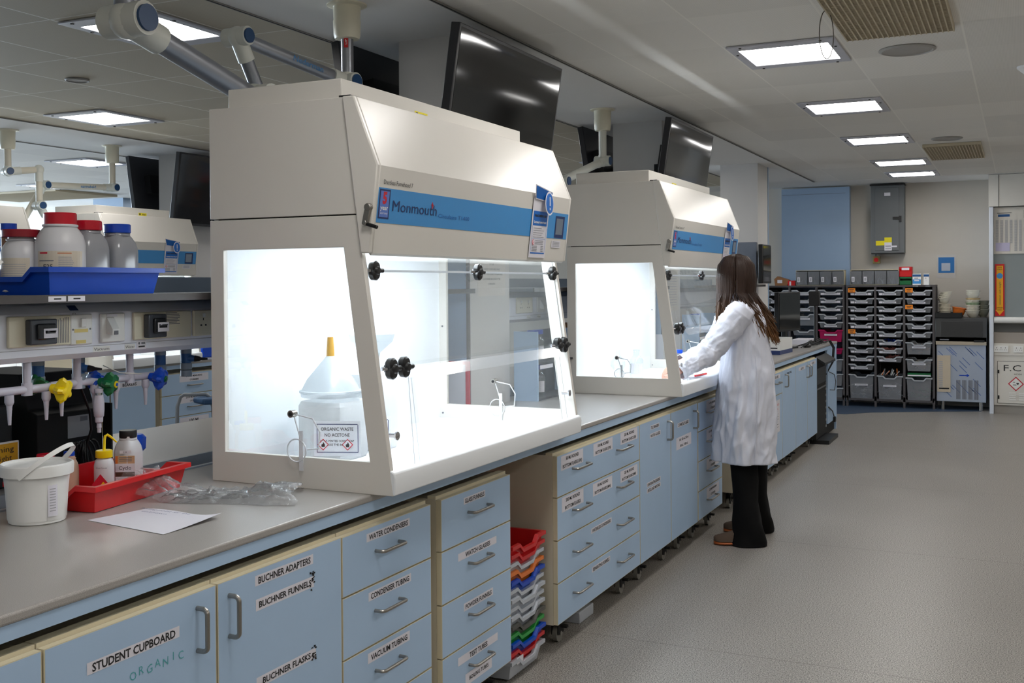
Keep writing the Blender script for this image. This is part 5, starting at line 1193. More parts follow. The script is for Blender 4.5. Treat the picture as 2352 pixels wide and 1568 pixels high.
#SECTION_FARWALL
# ------------------------------------------------------------ drawer racks on the far wall
def rackframe(x0, divs, y0, y1, ztop, lab):
    t = thing('tray_rack', lab, 'rack', (x0, y0, 0)); b = MB(); x1 = divs[-1]
    for x in [x0]+divs:
        for y in (y0, y1-.03): b.box(x-.013, x+.013, y, y+.028, .0, ztop, RACKM)
        b.box(x-.011, x+.011, y0, y1, .10, .13, RACKM); b.box(x-.004, x+.004, y0+.02, y1, .1, ztop, RACKM)
    b.box(x0-.014, x1+.014, y0-.004, y1, ztop-.022, ztop, RACKM); b.box(x0, x1, y0, y0+.028, .075, .10, RACKM); b.box(x0, x1, y1-.03, y1, .075, .10, RACKM); b.build('frame', t)
    MB().box(x0, x1, y1-.006, y1, .1, ztop-.02, BLACKM).build('back_panel', t)
    for x in [x0, x1]: MB().cyl((x, y0+.015, 0), (x, y0+.015, .03), .015, m=STEEL).build('foot', t)
    return t
RY = 10.6
rackframe(-.20, [.128, .455, .783], RY, RY+.46, 1.468, 'dark metal rack of clear trays right of the bench end')
rackframe(-1.225, [-.89, -.563, -.242], RY, RY+.46, 1.468, 'dark metal rack of clear trays behind the monitor')
PINK = mat('magenta_plastic', (176, 12, 84), .35)
def big_tray(x0, x1, zt, h, m, lab, lbl, grp, sticker_=None, inside=None):
    t = thing('storage_tray', lab, 'tray', ((x0+x1)/2, RY, zt-h), grp)
    tray_mb(x0, x1, RY-.012, RY+.41, zt-h, h, m, notch='y', inset=.014 if h < .12 else .012).build('shell', t)
    q = MB()
    if lbl:
        xm = (x0+x1)/2; zl = zt-h*.72 if h < .1 else zt-h*.42; q.box(xm-.075, xm+.075, RY-.008 if h > .1 else RY-.004, RY+.0, zl-.010, zl+.010, PAPER); q.box(xm-.06, xm+.06, RY-.0086 if h > .1 else RY-.0046, RY-.004, zl-.002, zl+.003, INKG)
        if lbl > 1: q.box(x0+.03, x0+.07, RY-.004, RY-.001, zl-.01, zl+.012, PAPER)
        if lbl > 2: q.box(x1-.07, x1-.035, RY-.004, RY-.001, zl-.01, zl+.014, PAPER)
        q.build('label', t)
    if sticker_:
        q = MB().box(x0-.0, x0+.085, RY-.02, RY-.018, zt-.03, zt+.02, ORST).box(x0+.015, x0+.07, RY-.0208, RY-.0198, zt-.0, zt+.008, INK).box(x0+.02, x0+.06, RY-.0208, RY-.0198, zt-.016, zt-.01, INK); q.build('hazard_sticker', t)
    if inside:
        q = MB(); rn = random.Random(int(abs(x0)*1000)+int(zt*1000))
        for k in range(16): 
            x = rn.uniform(x0+.05, x1-.05); y = rn.uniform(RY+.03, RY+.3); z = zt-h+.012+rn.random()*h*.5
            q.tube([(x, y, z), (x+rn.uniform(-.06, .06), y+rn.uniform(-.03, .03), z+rn.uniform(0, .05)), (x+rn.uniform(-.08, .08), y, z+rn.uniform(0, .03))], .006, inside, 6)
        q.build('contents', t)
    return t
colx = [(-.185, .115), (.143, .440), (.470, .768)]; cn = ['left column', 'middle column', 'right column']; GR = 'clear trays in the right rack'
rows1 = [1.412-.0995*k for k in range(10)]
n_ = 0
for k, z in enumerate(rows1): big_tray(*colx[0], z, .072, CLEARBOX, 'clear shallow tray in the right rack, left column, %s' % ORD[k], 2+(k in (0, 4, 5, 8)), GR, k in (0, 5))
big_tray(*colx[0], .392, .30, CLEARBOX, 'deep clear bin at the foot of the left column, right rack', 1, GR, inside=WHITEP)
for k, z in enumerate(rows1[:9]): big_tray(*colx[1], z, .072, CLEARBOX, 'clear shallow tray in the right rack, middle column, %s' % ORD[k], 2, GR, False, (mat('pinky', (196, 120, 110), .5) if k in (7, 8) else BLU if k == 6 else None))
big_tray(*colx[1], .383, .29, CLEARBOX, 'deep clear bin with glass tubes at the foot of the middle column', 1, GR, inside=GREYP)
for k, z in enumerate(rows1[:6]): big_tray(*colx[2], z-.002, .072, CLEARBOX, 'clear shallow tray in the right rack, right column, %s' % ORD[k], 1, GR, k in (0, 2))
big_tray(*colx[2], .789, .145, CLEARBOX, 'medium-deep clear tray, upper of two in the right column', 1, GR, inside=DBROWN)
big_tray(*colx[2], .590, .145, CLEARBOX, 'medium-deep clear tray, lower of two in the right column', 1, GR, inside=mat('beige_bits', (176, 150, 120), .6))
big_tray(*colx[2], .369, .29, CLEARBOX, 'deep clear bin holding green boxes at the foot of the right column', 0, GR, inside=GRN)
tag(MB().box(.49, .75, RY+.02, RY+.2, .38, .42, GRN).box(.49, .75, RY+.018, RY+.02, .385, .40, PAPER).build('box'), 'flat green box lying across the bottom right bin', 'box')
b = MB(); rn = random.Random(3)
for k in range(14): x = rn.uniform(.18, .42); b.tube([(x, RY+.06, .385), (x+rn.uniform(-.05, .05), RY+.06, .40+rn.uniform(.01, .07))], .006, [BLACK, GREYP, WHITEP, ORANGE][k % 4], 6)
tag(b.build('glass_tubes'), 'loose tubes sticking up from the middle deep bin', 'tubes', kind='stuff')
GL = 'clear trays in the left rack'
cl = [(-1.19, -.895), (-.862, -.572), (-.540, -.245)]
for k in range(5): big_tray(*cl[2], 1.416-.0985*k, .072, CLEARBOX, 'clear shallow tray in the left rack, right column, %s' % ORD[k], 3 if k < 3 else 1, GL)
big_tray(*cl[2], .925, .145, PINK, 'magenta tray in the rack behind the bench end', 1, None)
for k, z in enumerate((.70, .57, .39, .22)): big_tray(*cl[2], z, [.072, .15, .15, .16][k], CLEARBOX if k else PINK, ('pink' if not k else 'clear')+' tray low in the left rack, right column, %s below the magenta one' % ['first', 'second', 'third', 'fourth'][k], 0, GL)
for k in range(3): big_tray(*cl[1], 1.412-.0985*k, .072, CLEARBOX, 'clear shallow tray in the left rack, middle column, %s' % ORD[k], 2, GL)
big_tray(*cl[1], 1.118, .145, CLEARBOX, 'medium-deep clear tray beside the monitor with an orange tag', 1, GL, True); big_tray(*cl[1], .925, .072, CLEARBOX, 'clear shallow tray just above the cables behind the monitor', 0, GL)
for k in range(4): big_tray(*cl[0], 1.412-.0985*k, .072, CLEARBOX, 'clear tray in the left rack, left column, %s' % ORD[k], 1, GL)
# clear tip-out bins on top of the racks
def tipbins(x0, x1, lab):
    t = thing('tilt_bin_unit', lab, 'bin unit', (x0, RY, 1.468)); n = 4; w_ = (x1-x0)/n
    MB().box(x0, x1, RY+.02, RY+.16, 1.4685, 1.475, CREAM).box(x0, x0+.006, RY+.02, RY+.16, 1.4685, 1.655, CREAM).box(x1-.012, x1, RY+.02, RY+.16, 1.4685, 1.655, CREAM).box(x0, x1, RY+.02, RY+.16, 1.650, 1.657, CREAM).box(x0, x1, RY+.155, RY+.16, 1.4685, 1.655, mat('bin_back', (110, 104, 92), .6)).build('case', t)
    for k in range(n):
        a = x0+.008+w_*k; b_ = a+w_-.010; q = MB().prism([(RY+.0, 1.478), (RY-.02, 1.64), (RY-.017, 1.64), (RY+.003, 1.478)], 'X', a, b_, CLEARBOX).box(a, a+.003, RY-.015, RY+.12, 1.478, 1.63, CLEARBOX).box(b_-.003, b_, RY-.015, RY+.12, 1.478, 1.63, CLEARBOX)
        rn = random.Random(k+int(x0*10))
        for i in range(12): xx = rn.uniform(a+.015, b_-.02); q.tube([(xx, RY+.04, 1.482), (xx+rn.uniform(-.03, .03), RY+.03, 1.52+rn.random()*.06)], .003, GLASS if i % 2 else GREYP, 5)
        if not (x0 > -.5 and k > 1): q.box(a+.015, a+.05, RY-.024, RY-.0225, 1.51, 1.57, PAPER).box(a+.022, a+.043, RY-.0246, RY-.0242, 1.52, 1.56, INKM)
        q.build('bin', t)
tipbins(-.813, -.232, 'unit of four clear tilt bins on top of the left rack'); tipbins(-.165, .40, 'unit of four clear tilt bins on top of the right rack')
def pick(x0, x1, z0, z1, m, lab, txt=True):
    t = thing('picking_bin', lab, 'bin', (x0, RY, z0)); b = MB().box(x0, x1, RY, RY+.004, z0, z0+(z1-z0)*.55, m).box(x0, x0+.004, RY, RY+.16, z0, z1, m).box(x1-.004, x1, RY, RY+.16, z0, z1, m).box(x0, x1, RY+.156, RY+.16, z0, z1, m).box(x0, x1, RY, RY+.16, z0, z0+.004, m).box(x0, x1, RY, RY+.012, z0+(z1-z0)*.8, z1, m); b.build('shell', t)
    if txt: MB().box(x0+.03, x1-.03, RY-.002, RY, z1-.04, z1-.012, PAPER).build('label', t)
pick(.405, .543, 1.468, 1.562, GRN, 'green picking bin under the red one on the rack', False); pick(.40, .545, 1.563, 1.685, RED, 'red picking bin stacked on the green one', True)
def carton(x0, x1, z0, z1, lab, m1, m2):
    t = thing('carton', lab, 'box', (x0, RY, z0)); MB().box(x0, x1, RY-.01, RY+.1, z0, z1, WHITEP).build('box', t)
    MB().box(x0+.001, x1-.001, RY-.0108, RY-.010, z0+.015, z0+(z1-z0)*.5, m1).box(x0+.001, x1-.001, RY-.0108, RY-.010, z1-.035, z1-.008, m2).box(x0+.02, x1-.02, RY-.0114, RY-.0108, z0+.045, z0+.06, PAPER).box(x0+.02, x1-.03, RY-.0114, RY-.0108, z1-.06, z1-.045, INKM).build('print', t)
carton(.552, .645, 1.468, 1.60, 'open white and blue glove carton beside the red bin', BRAND, VALVEB); carton(.675, .735, 1.468, 1.60, 'narrow white and blue carton at the right end of the rack top', WHITEP, VALVEB)
b = MB()
for x in (.585, .72): b.prism([(RY-.02, 1.468), (RY-.02, 1.445), (RY-.018, 1.445), (RY-.0, 1.468)], 'X', x-.03, x+.03, GLASS)
tag(b.build('clear_clips'), 'clear plastic label holders on the rack edge', 'label holder')
tag(MB().prism([(-1.07, 1.469), (-.92, 1.469), (-.90, 1.54), (-1.04, 1.585), (-1.08, 1.55)], 'Y', RY+.02, RY+.15, DBROWN).box(-1.04, -.98, RY+.018, RY+.02, 1.50, 1.54, PAPER).build('carton'), 'brown cardboard box at the left end of the left rack', 'box')
tag(MB().box(-.91, -.82, RY+.01, RY+.1, 1.469, 1.53, RED).box(-.89, -.87, RY+.008, RY+.01, 1.47, 1.52, PAPER).build('carton'), 'small red box beside the brown cardboard box', 'box')
# ice maker with items on top
t = thing('ice_machine', 'steel ice machine with peeling film right of the tray racks', 'ice machine', (.8, RY, 0))
FILM = mat('blue_film_steel', (172, 182, 198), .3, metal=.35)
MB().box(.812, 1.345, RY+.02, RY+.47, .10, .80, FILM).build('body', t, bevel=.004); MB().box(.80, 1.358, RY+.0, RY+.48, .80, 1.08, mat('dark_lid', (66, 66, 66), .4)).build('hatch', t, bevel=.006)
MB().box(.86, 1.31, RY-.004, RY, .86, 1.04, mat('dark_hatch', (50, 50, 50), .35)).build('door', t, bevel=.003); MB().box(.806, 1.352, RY+.0, RY+.02, .765, .855, mat('beige_steel', (170, 158, 140), .35)).box(1.22, 1.33, RY-.002, RY, .80, .825, BLACK).box(.85, .95, RY-.002, RY, .82, .832, INKG).build('control_strip', t)
b = MB()
for i in range(28): x = 1.03+.25*(i/27)*1.0; b.box(x-.003, x+.003, RY+.018, RY+.02, .13, .355, INKG) if (i % 7) < 5 else None
b.build('grille', t); b = MB()
rn = random.Random(5)
for k in range(24): x = rn.uniform(.83, 1.25); z = rn.uniform(.14, .7); b.add([(x, RY+.0185, z+.06), (x+.006, RY+.0185, z+.064), (x+.086, RY+.0185, z-.02), (x+.08, RY+.0185, z-.024)], [(0, 1, 2, 3)], mat('film_print', (84, 110, 168), .5))
b.add([(1.06, RY+.018, .415), (1.14, RY+.018, .415), (1.14, RY+.018, .43), (1.17, RY+.018, .41), (1.14, RY+.018, .39), (1.14, RY+.018, .405), (1.06, RY+.018, .405)], [(0, 1, 2, 3, 4, 5, 6)], BLU); b.build('film_lettering', t)
b = MB().box(.82, .965, RY+.012, RY+.018, .21, .64, mat('beige_sheet', (196, 182, 160), .6)); [b.box(.835, .88, RY+.011, RY+.012, .25+.022*k, .262+.022*k, INKM) for k in range(15)]; b.box(.84, .95, RY+.011, RY+.012, .245, .26, INK); b.build('instruction_sheet', t)
for x in (.88, 1.29): MB().cyl((x, RY+.06, 0), (x, RY+.06, .1), .02, m=STEEL).build('foot', t)
tag(MB().frame([(.80, RY-.02), (1.09, RY-.02), (1.09, RY+.3), (.80, RY+.3)], [(.81, RY-.01), (1.08, RY-.01), (1.08, RY+.29), (.81, RY+.29)], 'Z', 1.085, 1.14, BLACKM).box(.805, 1.085, RY-.015, RY+.295, 1.081, 1.087, BLACKM).build('black_tray'), 'shallow black tray on top of the ice machine', 'tray')
BOWL = mat('bowl_cream', (214, 206, 186), .45)
def bowl(x, y, z, r, h, m, lab, tilt=0, grp='plastic bowls on the ice machine'):
    b = MB(); b.open_lathe((0, 0, 0), [(.001, 0), (r*.45, 0), (r*.74, h*.28), (r*.90, h*.70), (r*.95, h*.92), (r*1.07, h*.93), (r*1.07, h), (r*.95, h), (r*.86, h*.72), (r*.68, h*.33), (r*.42, .006), (.001, .006)], m, 28)
    o = b.build('bowl'); o.location = (x, y, z); o.rotation_euler = (0, tilt, 0); tag(o, lab, 'bowl', grp)
for k in range(3): bowl(.90, RY+.12, 1.09+.040*k, .07-.002*k, .075, BOWL, 'cream bowl in the left stack in the black tray, %s from below' % ['first', 'second', 'third'][k])
for k in range(4): bowl(.895+.008*k, RY+.12, 1.245+.024*k, .068, .07, mat('bowl_white', (226, 222, 206), .45), 'white bowl tilted on top of the left stack, %s from below' % ['fourth', 'fifth', 'sixth', 'seventh'][k], -.12)
bowl(1.04, RY+.18, 1.09, .08, .11, ORANGE, 'orange bowl between the two stacks', .15)
for k in range(5): bowl(1.20, RY+.16, 1.081+.031*k, .078, .085, BOWL if k != 3 else mat('bowl_green_rim', (150, 166, 130), .45), 'bowl in the right stack on the ice machine, %s from below' % ['first', 'second', 'third', 'fourth', 'fifth'][k])
bowl(1.205, RY+.16, 1.24, .078, .07, mat('bowl_tan', (196, 170, 120), .45), 'tan bowl in the middle of the right stack')
for k in range(3): bowl(1.205, RY+.16, 1.29+.022*k, .072, .07, MATS['bowl_white'], 'white bowl at the top of the right stack, %s of three' % ['lowest', 'middle', 'upper'][k])
for k in range(3): bowl(1.31, RY+.2, 1.09+.05*k, .07, .09, mat('bowl_dark', (112, 110, 92), .45), 'dark bowl behind the right stack, %s' % ['lowest', 'middle', 'top'][k])
# fume cupboard
t = thing('fume_cupboard', 'large white fixed fume cupboard marked F.C 27 at the right edge', 'fume cupboard', (1.4, 10.4, 0)); FW = mat('cupboard_white', (222, 219, 212), .45); FWB = mat('cupboard_pale', (216, 222, 232), .45); Y_ = 10.4
MB().box(1.382, 3.9, Y_+.02, YF-.002, 2.35, CZ-.006, FW).box(1.486, 1.490, Y_+.017, Y_+.02, 2.35, CZ-.01, DARKGAP).box(1.39, 3.9, Y_+.015, Y_+.02, 2.342, 2.352, DARKGAP).build('header', t)
MB().box(1.388, 1.432, Y_-.0, YF-.002, .0, 2.345, FWB).build('side_post', t, bevel=.004); MB().box(3.86, 3.9, Y_, YF-.002, 0, 2.345, FWB).build('side_post', t)
s_ = MB().box(1.434, 3.86, Y_+.05, Y_+.07, 1.815, 2.345, mat('sash_white', (214, 210, 202), .4)).build('top_sash', t)
q = MB(); q.text('Fume Cupboard', (1.745, Y_+.048, 2.265), .095, INK, xd=(1, 0, 0), al='L', w=1.05, bold=0)
q.box(1.48, 1.60, Y_+.047, Y_+.049, 2.235, 2.262, VALVEB).box(1.47, 1.62, Y_+.047, Y_+.049, 2.275, 2.28, INK)
for i in range(12):
    for k in range(36):
        if not (k > 26 and i < 4): q.box(1.455+i*.048, 1.484+i*.048, Y_+.047, Y_+.049, 2.19-k*.0098, 2.195-k*.0098, INKM)
q.box(1.455, 1.60, Y_+.046, Y_+.048, 1.845, 1.94, mat('lilac_paper', (190, 186, 214), .5)); q.build('printed_panel', s_)
MB().box(1.434, 3.86, Y_+.06, Y_+.066, 1.09, 1.815, mat('sash_glass_grey', (140, 148, 150), .2)).build('sash_glass', t); MB().cyl((1.436, Y_+.04, 1.065), (3.86, Y_+.04, 1.065), .035, m=WHITEP, n=20).build('sash_rail', t)
q = MB().box(1.446, 1.545, Y_+.05, Y_+.054, 1.11, 1.70, RED); q.add([(1.462, Y_+.048, 1.68), (1.462, Y_+.048, 1.18), (1.450, Y_+.048, 1.18), (1.495, Y_+.048, 1.12), (1.542, Y_+.048, 1.18), (1.530, Y_+.048, 1.18), (1.530, Y_+.048, 1.68)], [(0, 1, 2, 3, 4, 5, 6)], mat('sign_orange', (246, 176, 30), .5))
q.cyl((1.496, Y_+.0465, 1.565), (1.496, Y_+.048, 1.565), .032, m=BRAND, n=24); q.text('SAFE', (1.496, Y_+.046, 1.66), .014, INK, xd=(1, 0, 0), w=.045); q.text('WORKING', (1.496, Y_+.046, 1.638), .012, INK, xd=(1, 0, 0), w=.055); q.text('minimum sash height', (1.496, Y_+.046, 1.37), .02, GRN, xd=(0, 0, 1), yd=(-1, 0, 0), w=.26); q.text('DANGER', (1.496, Y_+.046, 1.205), .014, INK, xd=(1, 0, 0), w=.06); q.text('HIGH', (1.496, Y_+.046, 1.18), .014, INK, xd=(1, 0, 0), w=.045); q.build('height_sign', t)
MB().box(1.434, 3.86, Y_+.05, YF-.01, .80, .925, mat('epoxy_sill', (160, 152, 144), .4)).box(1.434, 3.86, Y_+.22, Y_+.24, .925, 1.06, mat('cupboard_back', (158, 160, 160), .5)).build('work_surface', t)
MB().box(1.434, 3.86, Y_+.03, Y_+.09, .665, .80, FW).build('socket_rail', t)
for x, n in ((1.50, 3), (1.68, 2)):
    q = MB().box(x-.045*n/2, x+.055*n/2, Y_+.02, Y_+.03, .70, .775, WHITEP)
    for i in range(n): xx = x-.045*n/2+.03+.045*i; q.box(xx-.003, xx+.003, Y_+.0185, Y_+.02, .745, .757, INK).box(xx-.013, xx-.006, Y_+.0185, Y_+.02, .725, .731, INK).box(xx+.006, xx+.013, Y_+.0185, Y_+.02, .725, .731, INK)
    q.build('socket', t, bevel=.002)
MB().box(1.434, 3.86, Y_+.04, YF-.01, .10, .665, FW).box(1.434, 3.86, Y_+.06, YF-.01, .0, .10, mat('plinth_grey', (160, 156, 150), .5)).box(1.47, 2.1, Y_+.036, Y_+.04, .12, .60, DARKGAP).build('base', t)
dr = MB().box(1.474, 2.096, Y_+.03, Y_+.038, .124, .596, FW).box(1.474, 1.49, Y_+.027, Y_+.031, .46, .5, BLACK).box(1.474, 1.49, Y_+.027, Y_+.031, .17, .21, BLACK).build('cupboard_door', t)
q = MB(); q.text('F.C 27', (1.535, Y_+.029, .525), .072, INK, xd=(1, 0, 0), al='L', w=.36, bold=0); q.text('ACIDS', (1.68, Y_+.029, .455), .018, INK, xd=(1, 0, 0), w=.08)
for s2, m_, e_ in ((.082, REDINK, .0), (.068, WHITEP, .001)): q.add([(1.66+u, Y_+.029-e_, .345+v) for u, v in ((-s2, 0), (0, -s2), (s2, 0), (0, s2))], [(0, 1, 2, 3)], m_)
q.box(1.63, 1.665, Y_+.0265, Y_+.0275, .33, .336, INK).box(1.665, 1.69, Y_+.0265, Y_+.0275, .345, .357, INK).box(1.63, 1.65, Y_+.0265, Y_+.0275, .36, .366, INK).box(1.672, 1.685, Y_+.0265, Y_+.0275, .336, .345, INK)
for i in range(2):
    for k in range(4): q.box(1.59+i*.10, 1.66+i*.10, Y_+.026, Y_+.029, .16+.025*k, .17+.025*k, WHITEP)
q.build('door_marking', dr)
# electric box, stop button, QR-less poster, panels
t = thing('electrical_panel', 'tall dark grey electrical box on the far wall', 'electrical box', (.3, YF, 2.2)); YW = YF
MB().box(.04, .43, YW-.16, YW-.002, 1.86, 2.69, EBOX).build('casing', t, bevel=.004); MB().box(.09, .37, YW-.168, YW-.16, 1.89, 2.66, EBOX).build('door', t, bevel=.003); MB().box(.03, .44, YW-.18, YW-.002, 2.69, 2.705, BLACK).box(.045, .425, YW-.17, YW-.002, 1.85, 1.862, BLACK).build('canopy', t)
MB().box(.30, .395, YW-.185, YW-.168, 2.27, 2.30, BLACK).box(.37, .40, YW-.19, YW-.168, 2.24, 2.31, BLACK).build('handle', t)
MB().box(.10, .20, YW-.1695, YW-.1685, 1.955, 2.01, YELST).box(.20, .285, YW-.1695, YW-.1685, 1.89, 2.05, PAPER).box(.20, .285, YW-.1700, YW-.1694, 1.99, 2.05, YELST).box(.21, .275, YW-.17, YW-.1695, 1.91, 1.915, INK).box(.21, .275, YW-.17, YW-.1695, 1.94, 1.95, INKG).box(.285, .345, YW-.1695, YW-.1685, 1.93, 1.95, PAPER).box(.20, .27, YW-.1695, YW-.1685, 2.56, 2.60, PAPER).build('sticker', t)
t = thing('emergency_stop', 'yellow box with a red stop button under the electrical box', 'button', (.1, YF, 1.77)); MB().box(.05, .135, YW-.06, YW-.002, 1.735, 1.825, mat('stop_box', (156, 140, 84), .5)).build('housing', t, bevel=.004); MB().cyl((.092, YW-.085, 1.78), (.092, YW-.06, 1.78), .026, m=RED, n=20).build('button', t)
MB().cyl((.08, YW-.03, 1.825), (.08, YW-.03, 1.86), .01, m=EBOX).build('conduit', t)
t = thing('poster', 'blue poster on white paper above the bowls on the far wall', 'poster', (.9, YF, 1.68)); MB().box(.79, 1.0, YW-.004, YW-.002, 1.55, 1.83, mat('poster_white', (196, 192, 188), .6)).build('sheet', t)
MB().box(.805, .985, YW-.005, YW-.0041, 1.61, 1.80, mat('poster_blue', (30, 108, 172), .5)).box(.84, .94, YW-.0056, YW-.005, 1.635, 1.73, mat('poster_pale', (176, 184, 196), .6)).build('print', t)
tag(MB().box(-1.6, -1.35, 10.2, 10.4, 2.2, 2.34, YELST).box(-1.6, -1.5, 10.19, 10.2, 2.22, 2.3, BLACK).build('hanging_sign'), 'small yellow and black sign beyond the third column', 'sign')
tag(MB().box(-1.35, -1.12, 10.1, 10.2, 0, 2.7, WALLM).build('wall_post'), 'narrow beige wall pier left of the blue panel', 'pier')

#SECTION_PERSON
# ------------------------------------------------------------ the woman at the second hood
P_ = thing('person', 'woman with long dark brown hair in a white lab coat working at the second hood', 'person', (.26, 3.36, 0))
Fd = Vector((-.93, -.37, 0)).normalized(); Ld = Vector((-Fd.y, Fd.x, 0))*1.0
Ld = Vector((.37, -.93, 0)).normalized()   # towards her left, nearer the camera
def at(c, f, l, z): return Vector((c[0], c[1], 0))+Fd*f+Ld*l+Vector((0, 0, z))
def ell(c, rx, ry, z, n=36, sq=2.3, fn=None, tilt=0.0):
    r = []
    for i in range(n):
        a = 2*math.pi*i/n; ca, sa = math.cos(a), math.sin(a); k = 1/((abs(ca)**sq+abs(sa)**sq)**(1/sq)); e = fn(a, z) if fn else 0
        p = at(c, (rx+e)*ca*k, (ry+e)*sa*k, z); p.z += tilt*ca*rx; r.append(p)
    return r
SH = {'L': at((.215, 3.335), .0, .165, 1.365), 'R': at((.215, 3.335), .0, -.165, 1.365)}
EL = {'L': Vector((.10, 3.10, 1.115)), 'R': Vector((.03, 3.43, 1.115))}
WR = {'L': Vector((-.052, 2.955, 1.010)), 'R': Vector((-.12, 3.26, 1.035))}
HIP = {'L': at((.27, 3.36), 0, .09, .88), 'R': at((.27, 3.36), 0, -.09, .88)}
KN = {'L': Vector((.245, 3.27, .48)), 'R': Vector((.27, 3.45, .48))}
AN = {'L': Vector((.300, 3.205, .085)), 'R': Vector((.275, 3.535, .085))}
HC = Vector((.188, 3.318, 1.555))
# body: one skinned surface grown from the skeleton
def skin_body():
    v = []; e = []; r = []
    def add(p, rad, par=None):
        v.append(tuple(Vector(p)-Vector((.26, 3.36, 0)))); r.append(rad)
        if par is not None: e.append((par, len(v)-1))
        return len(v)-1
    pel = add(at((.265, 3.36), 0, 0, .92), (.125, .105)); wai = add(at((.255, 3.355), .0, 0, 1.08), (.105, .09), pel); che = add(at((.235, 3.345), .0, 0, 1.26), (.125, .10), wai)
    nb_ = add(at((.215, 3.335), .0, 0, 1.40), (.055, .055), che); nt = add(at((.205, 3.33), .02, 0, 1.47), (.046, .05), nb_)
    hd = add(HC+Vector((0, 0, -.035)), (.062, .07), nt); hd2 = add(HC+Vector((0, 0, .035)), (.078, .085), hd); add(HC+Vector((0, 0, .085)), (.045, .05), hd2)
    for s in 'LR':
        sg = 1 if s == 'L' else -1
        sh = add(SH[s]-Vector((0, 0, .02)), (.036, .036), che); el = add(EL[s], (.036, .036), sh); wr = add(WR[s], (.022, .025), el)
        d = (WR[s]-EL[s]).normalized(); pa = add(WR[s]+d*.035, (.026, .018), wr); kn = add(WR[s]+d*.072, (.030, .014), pa)
        side = d.cross(Vector((0, 0, 1))).normalized(); 
        for i, (o_, ln, dz) in enumerate(((-.026, .060, -.014), (-.009, .068, -.020), (.009, .064, -.024), (.025, .050, -.024))):
            b0 = add(WR[s]+d*.082+side*o_, (.0088, .0085), kn); b1 = add(WR[s]+d*(.082+ln*.45)+side*o_*1.08+Vector((0, 0, dz*.35)), (.0080, .0080), b0); b2 = add(WR[s]+d*(.082+ln*.78)+side*o_*1.05+Vector((0, 0, dz*1.1)), (.0072, .0072), b1); add(WR[s]+d*(.082+ln*.85)+side*o_+Vector((0, 0, dz*2.0)), (.0060, .0060), b2)
        th = -sg
        t0 = add(WR[s]+d*.030+side*(.028*th)+Vector((0, 0, -.004)), (.0105, .0105), pa); t1 = add(WR[s]+d*.062+side*(.043*th)+Vector((0, 0, -.014)), (.0090, .0090), t0); add(WR[s]+d*.088+side*(.040*th)+Vector((0, 0, -.026)), (.0070, .0070), t1)
        hp = add(HIP[s], (.085, .085), pel); k = add(KN[s], (.055, .055), hp); a = add(AN[s], (.036, .036), k); add(AN[s]+Fd*.10+Vector((0, 0, -.045)), (.032, .022), a)
    me = bpy.data.meshes.new('body'); me.from_pydata(v, e, []); o = bpy.data.objects.new('body', me); C.objects.link(o)
    o.modifiers.new('skin', 'SKIN'); o.modifiers['skin'].use_smooth_shade = True
    for i, q in enumerate(r): me.skin_vertices[0].data[i].radius = q
    me.skin_vertices[0].data[0].use_root = True
    s_ = o.modifiers.new('sub', 'SUBSURF'); s_.levels = 2; s_.render_levels = 2
    me.materials.append(SKIN); o.parent = P_; return o
skin_body()
# face: nose, brow, eyes, mouth, ears on the head (mostly behind the hair)
FH = Vector((-.90, -.42, -.22)).normalized(); SH_ = FH.cross(Vector((0, 0, 1))).normalized(); UH = SH_.cross(FH)
b = MB().sphere((0, 0, 0), .001, SKIN, 4)
b = MB()
def hp(f, s, u): return HC+FH*f+SH_*s+UH*u
n = 28; rings = []
for i, (u, f0, w_, dp) in enumerate(((-.118, .035, .016, .018), (-.110, .036, .034, .040), (-.09, .032, .050, .058), (-.065, .024, .060, .070), (-.03, .016, .067, .080), (.0, .010, .071, .087), (.03, .004, .074, .092), (.06, -.002, .072, .090), (.09, -.008, .058, .074), (.108, -.010, .034, .045), (.114, -.012, .010, .014))):
    rings.append([hp(f0+dp*math.cos(2*math.pi*k/n), w_*math.sin(2*math.pi*k/n), u) for k in range(n)])
b.loft(rings, SKIN)
b.loft([[hp(.092+f, s, u) for f, s, u in ((0, -w2, uu), (d, 0, uu+.002), (0, w2, uu))] for uu, w2, d in ((.022, .006, .006), (.0, .010, .014), (-.020, .014, .024), (-.028, .015, .018), (-.034, .008, .002))], SKIN)
for sg in (-1, 1):
    b.sphere(hp(.082, .030*sg, .008), .011, WHITEP, 8); b.sphere(hp(.0915, .030*sg, .008), .0045, BLACK, 6); b.sphere(hp(.0, .074*sg, -.012), .026, SKIN, 8, .45, .9, 1.1)
    b.tube([hp(.090, .016*sg, .024), hp(.092, .030*sg, .030), hp(.083, .045*sg, .026)], .0028, mat('brow_brown', (58, 36, 24), .8), 6)
b.tube([hp(.084, -.022, -.055), hp(.092, -.008, -.053), hp(.093, 0, -.055), hp(.092, .008, -.053), hp(.084, .022, -.055)], [.002, .0042, .0045, .0042, .002], mat('lips', (186, 96, 92), .4), 8)
b.build('head', P_)
b = MB(); b.tube([hp(.098, 0, .006), hp(.094, .030, .008), hp(.075, .062, .010), hp(.0, .080, .0)], .0035, mat('goggle_clear', (226, 230, 236), .2), 6).tube([hp(.098, 0, .006), hp(.094, -.030, .008), hp(.075, -.062, .010), hp(.0, -.080, .0)], .0035, MATS['goggle_clear'], 6)
for sg in (-1, 1):
    b.add([hp(.100, .006*sg, -.014), hp(.098, .045*sg, -.016), hp(.080, .066*sg, -.010), hp(.080, .066*sg, .024), hp(.098, .045*sg, .028), hp(.100, .006*sg, .026)], [(0, 1, 2, 3, 4, 5)], ACRE)
b.build('safety_glasses', P_)
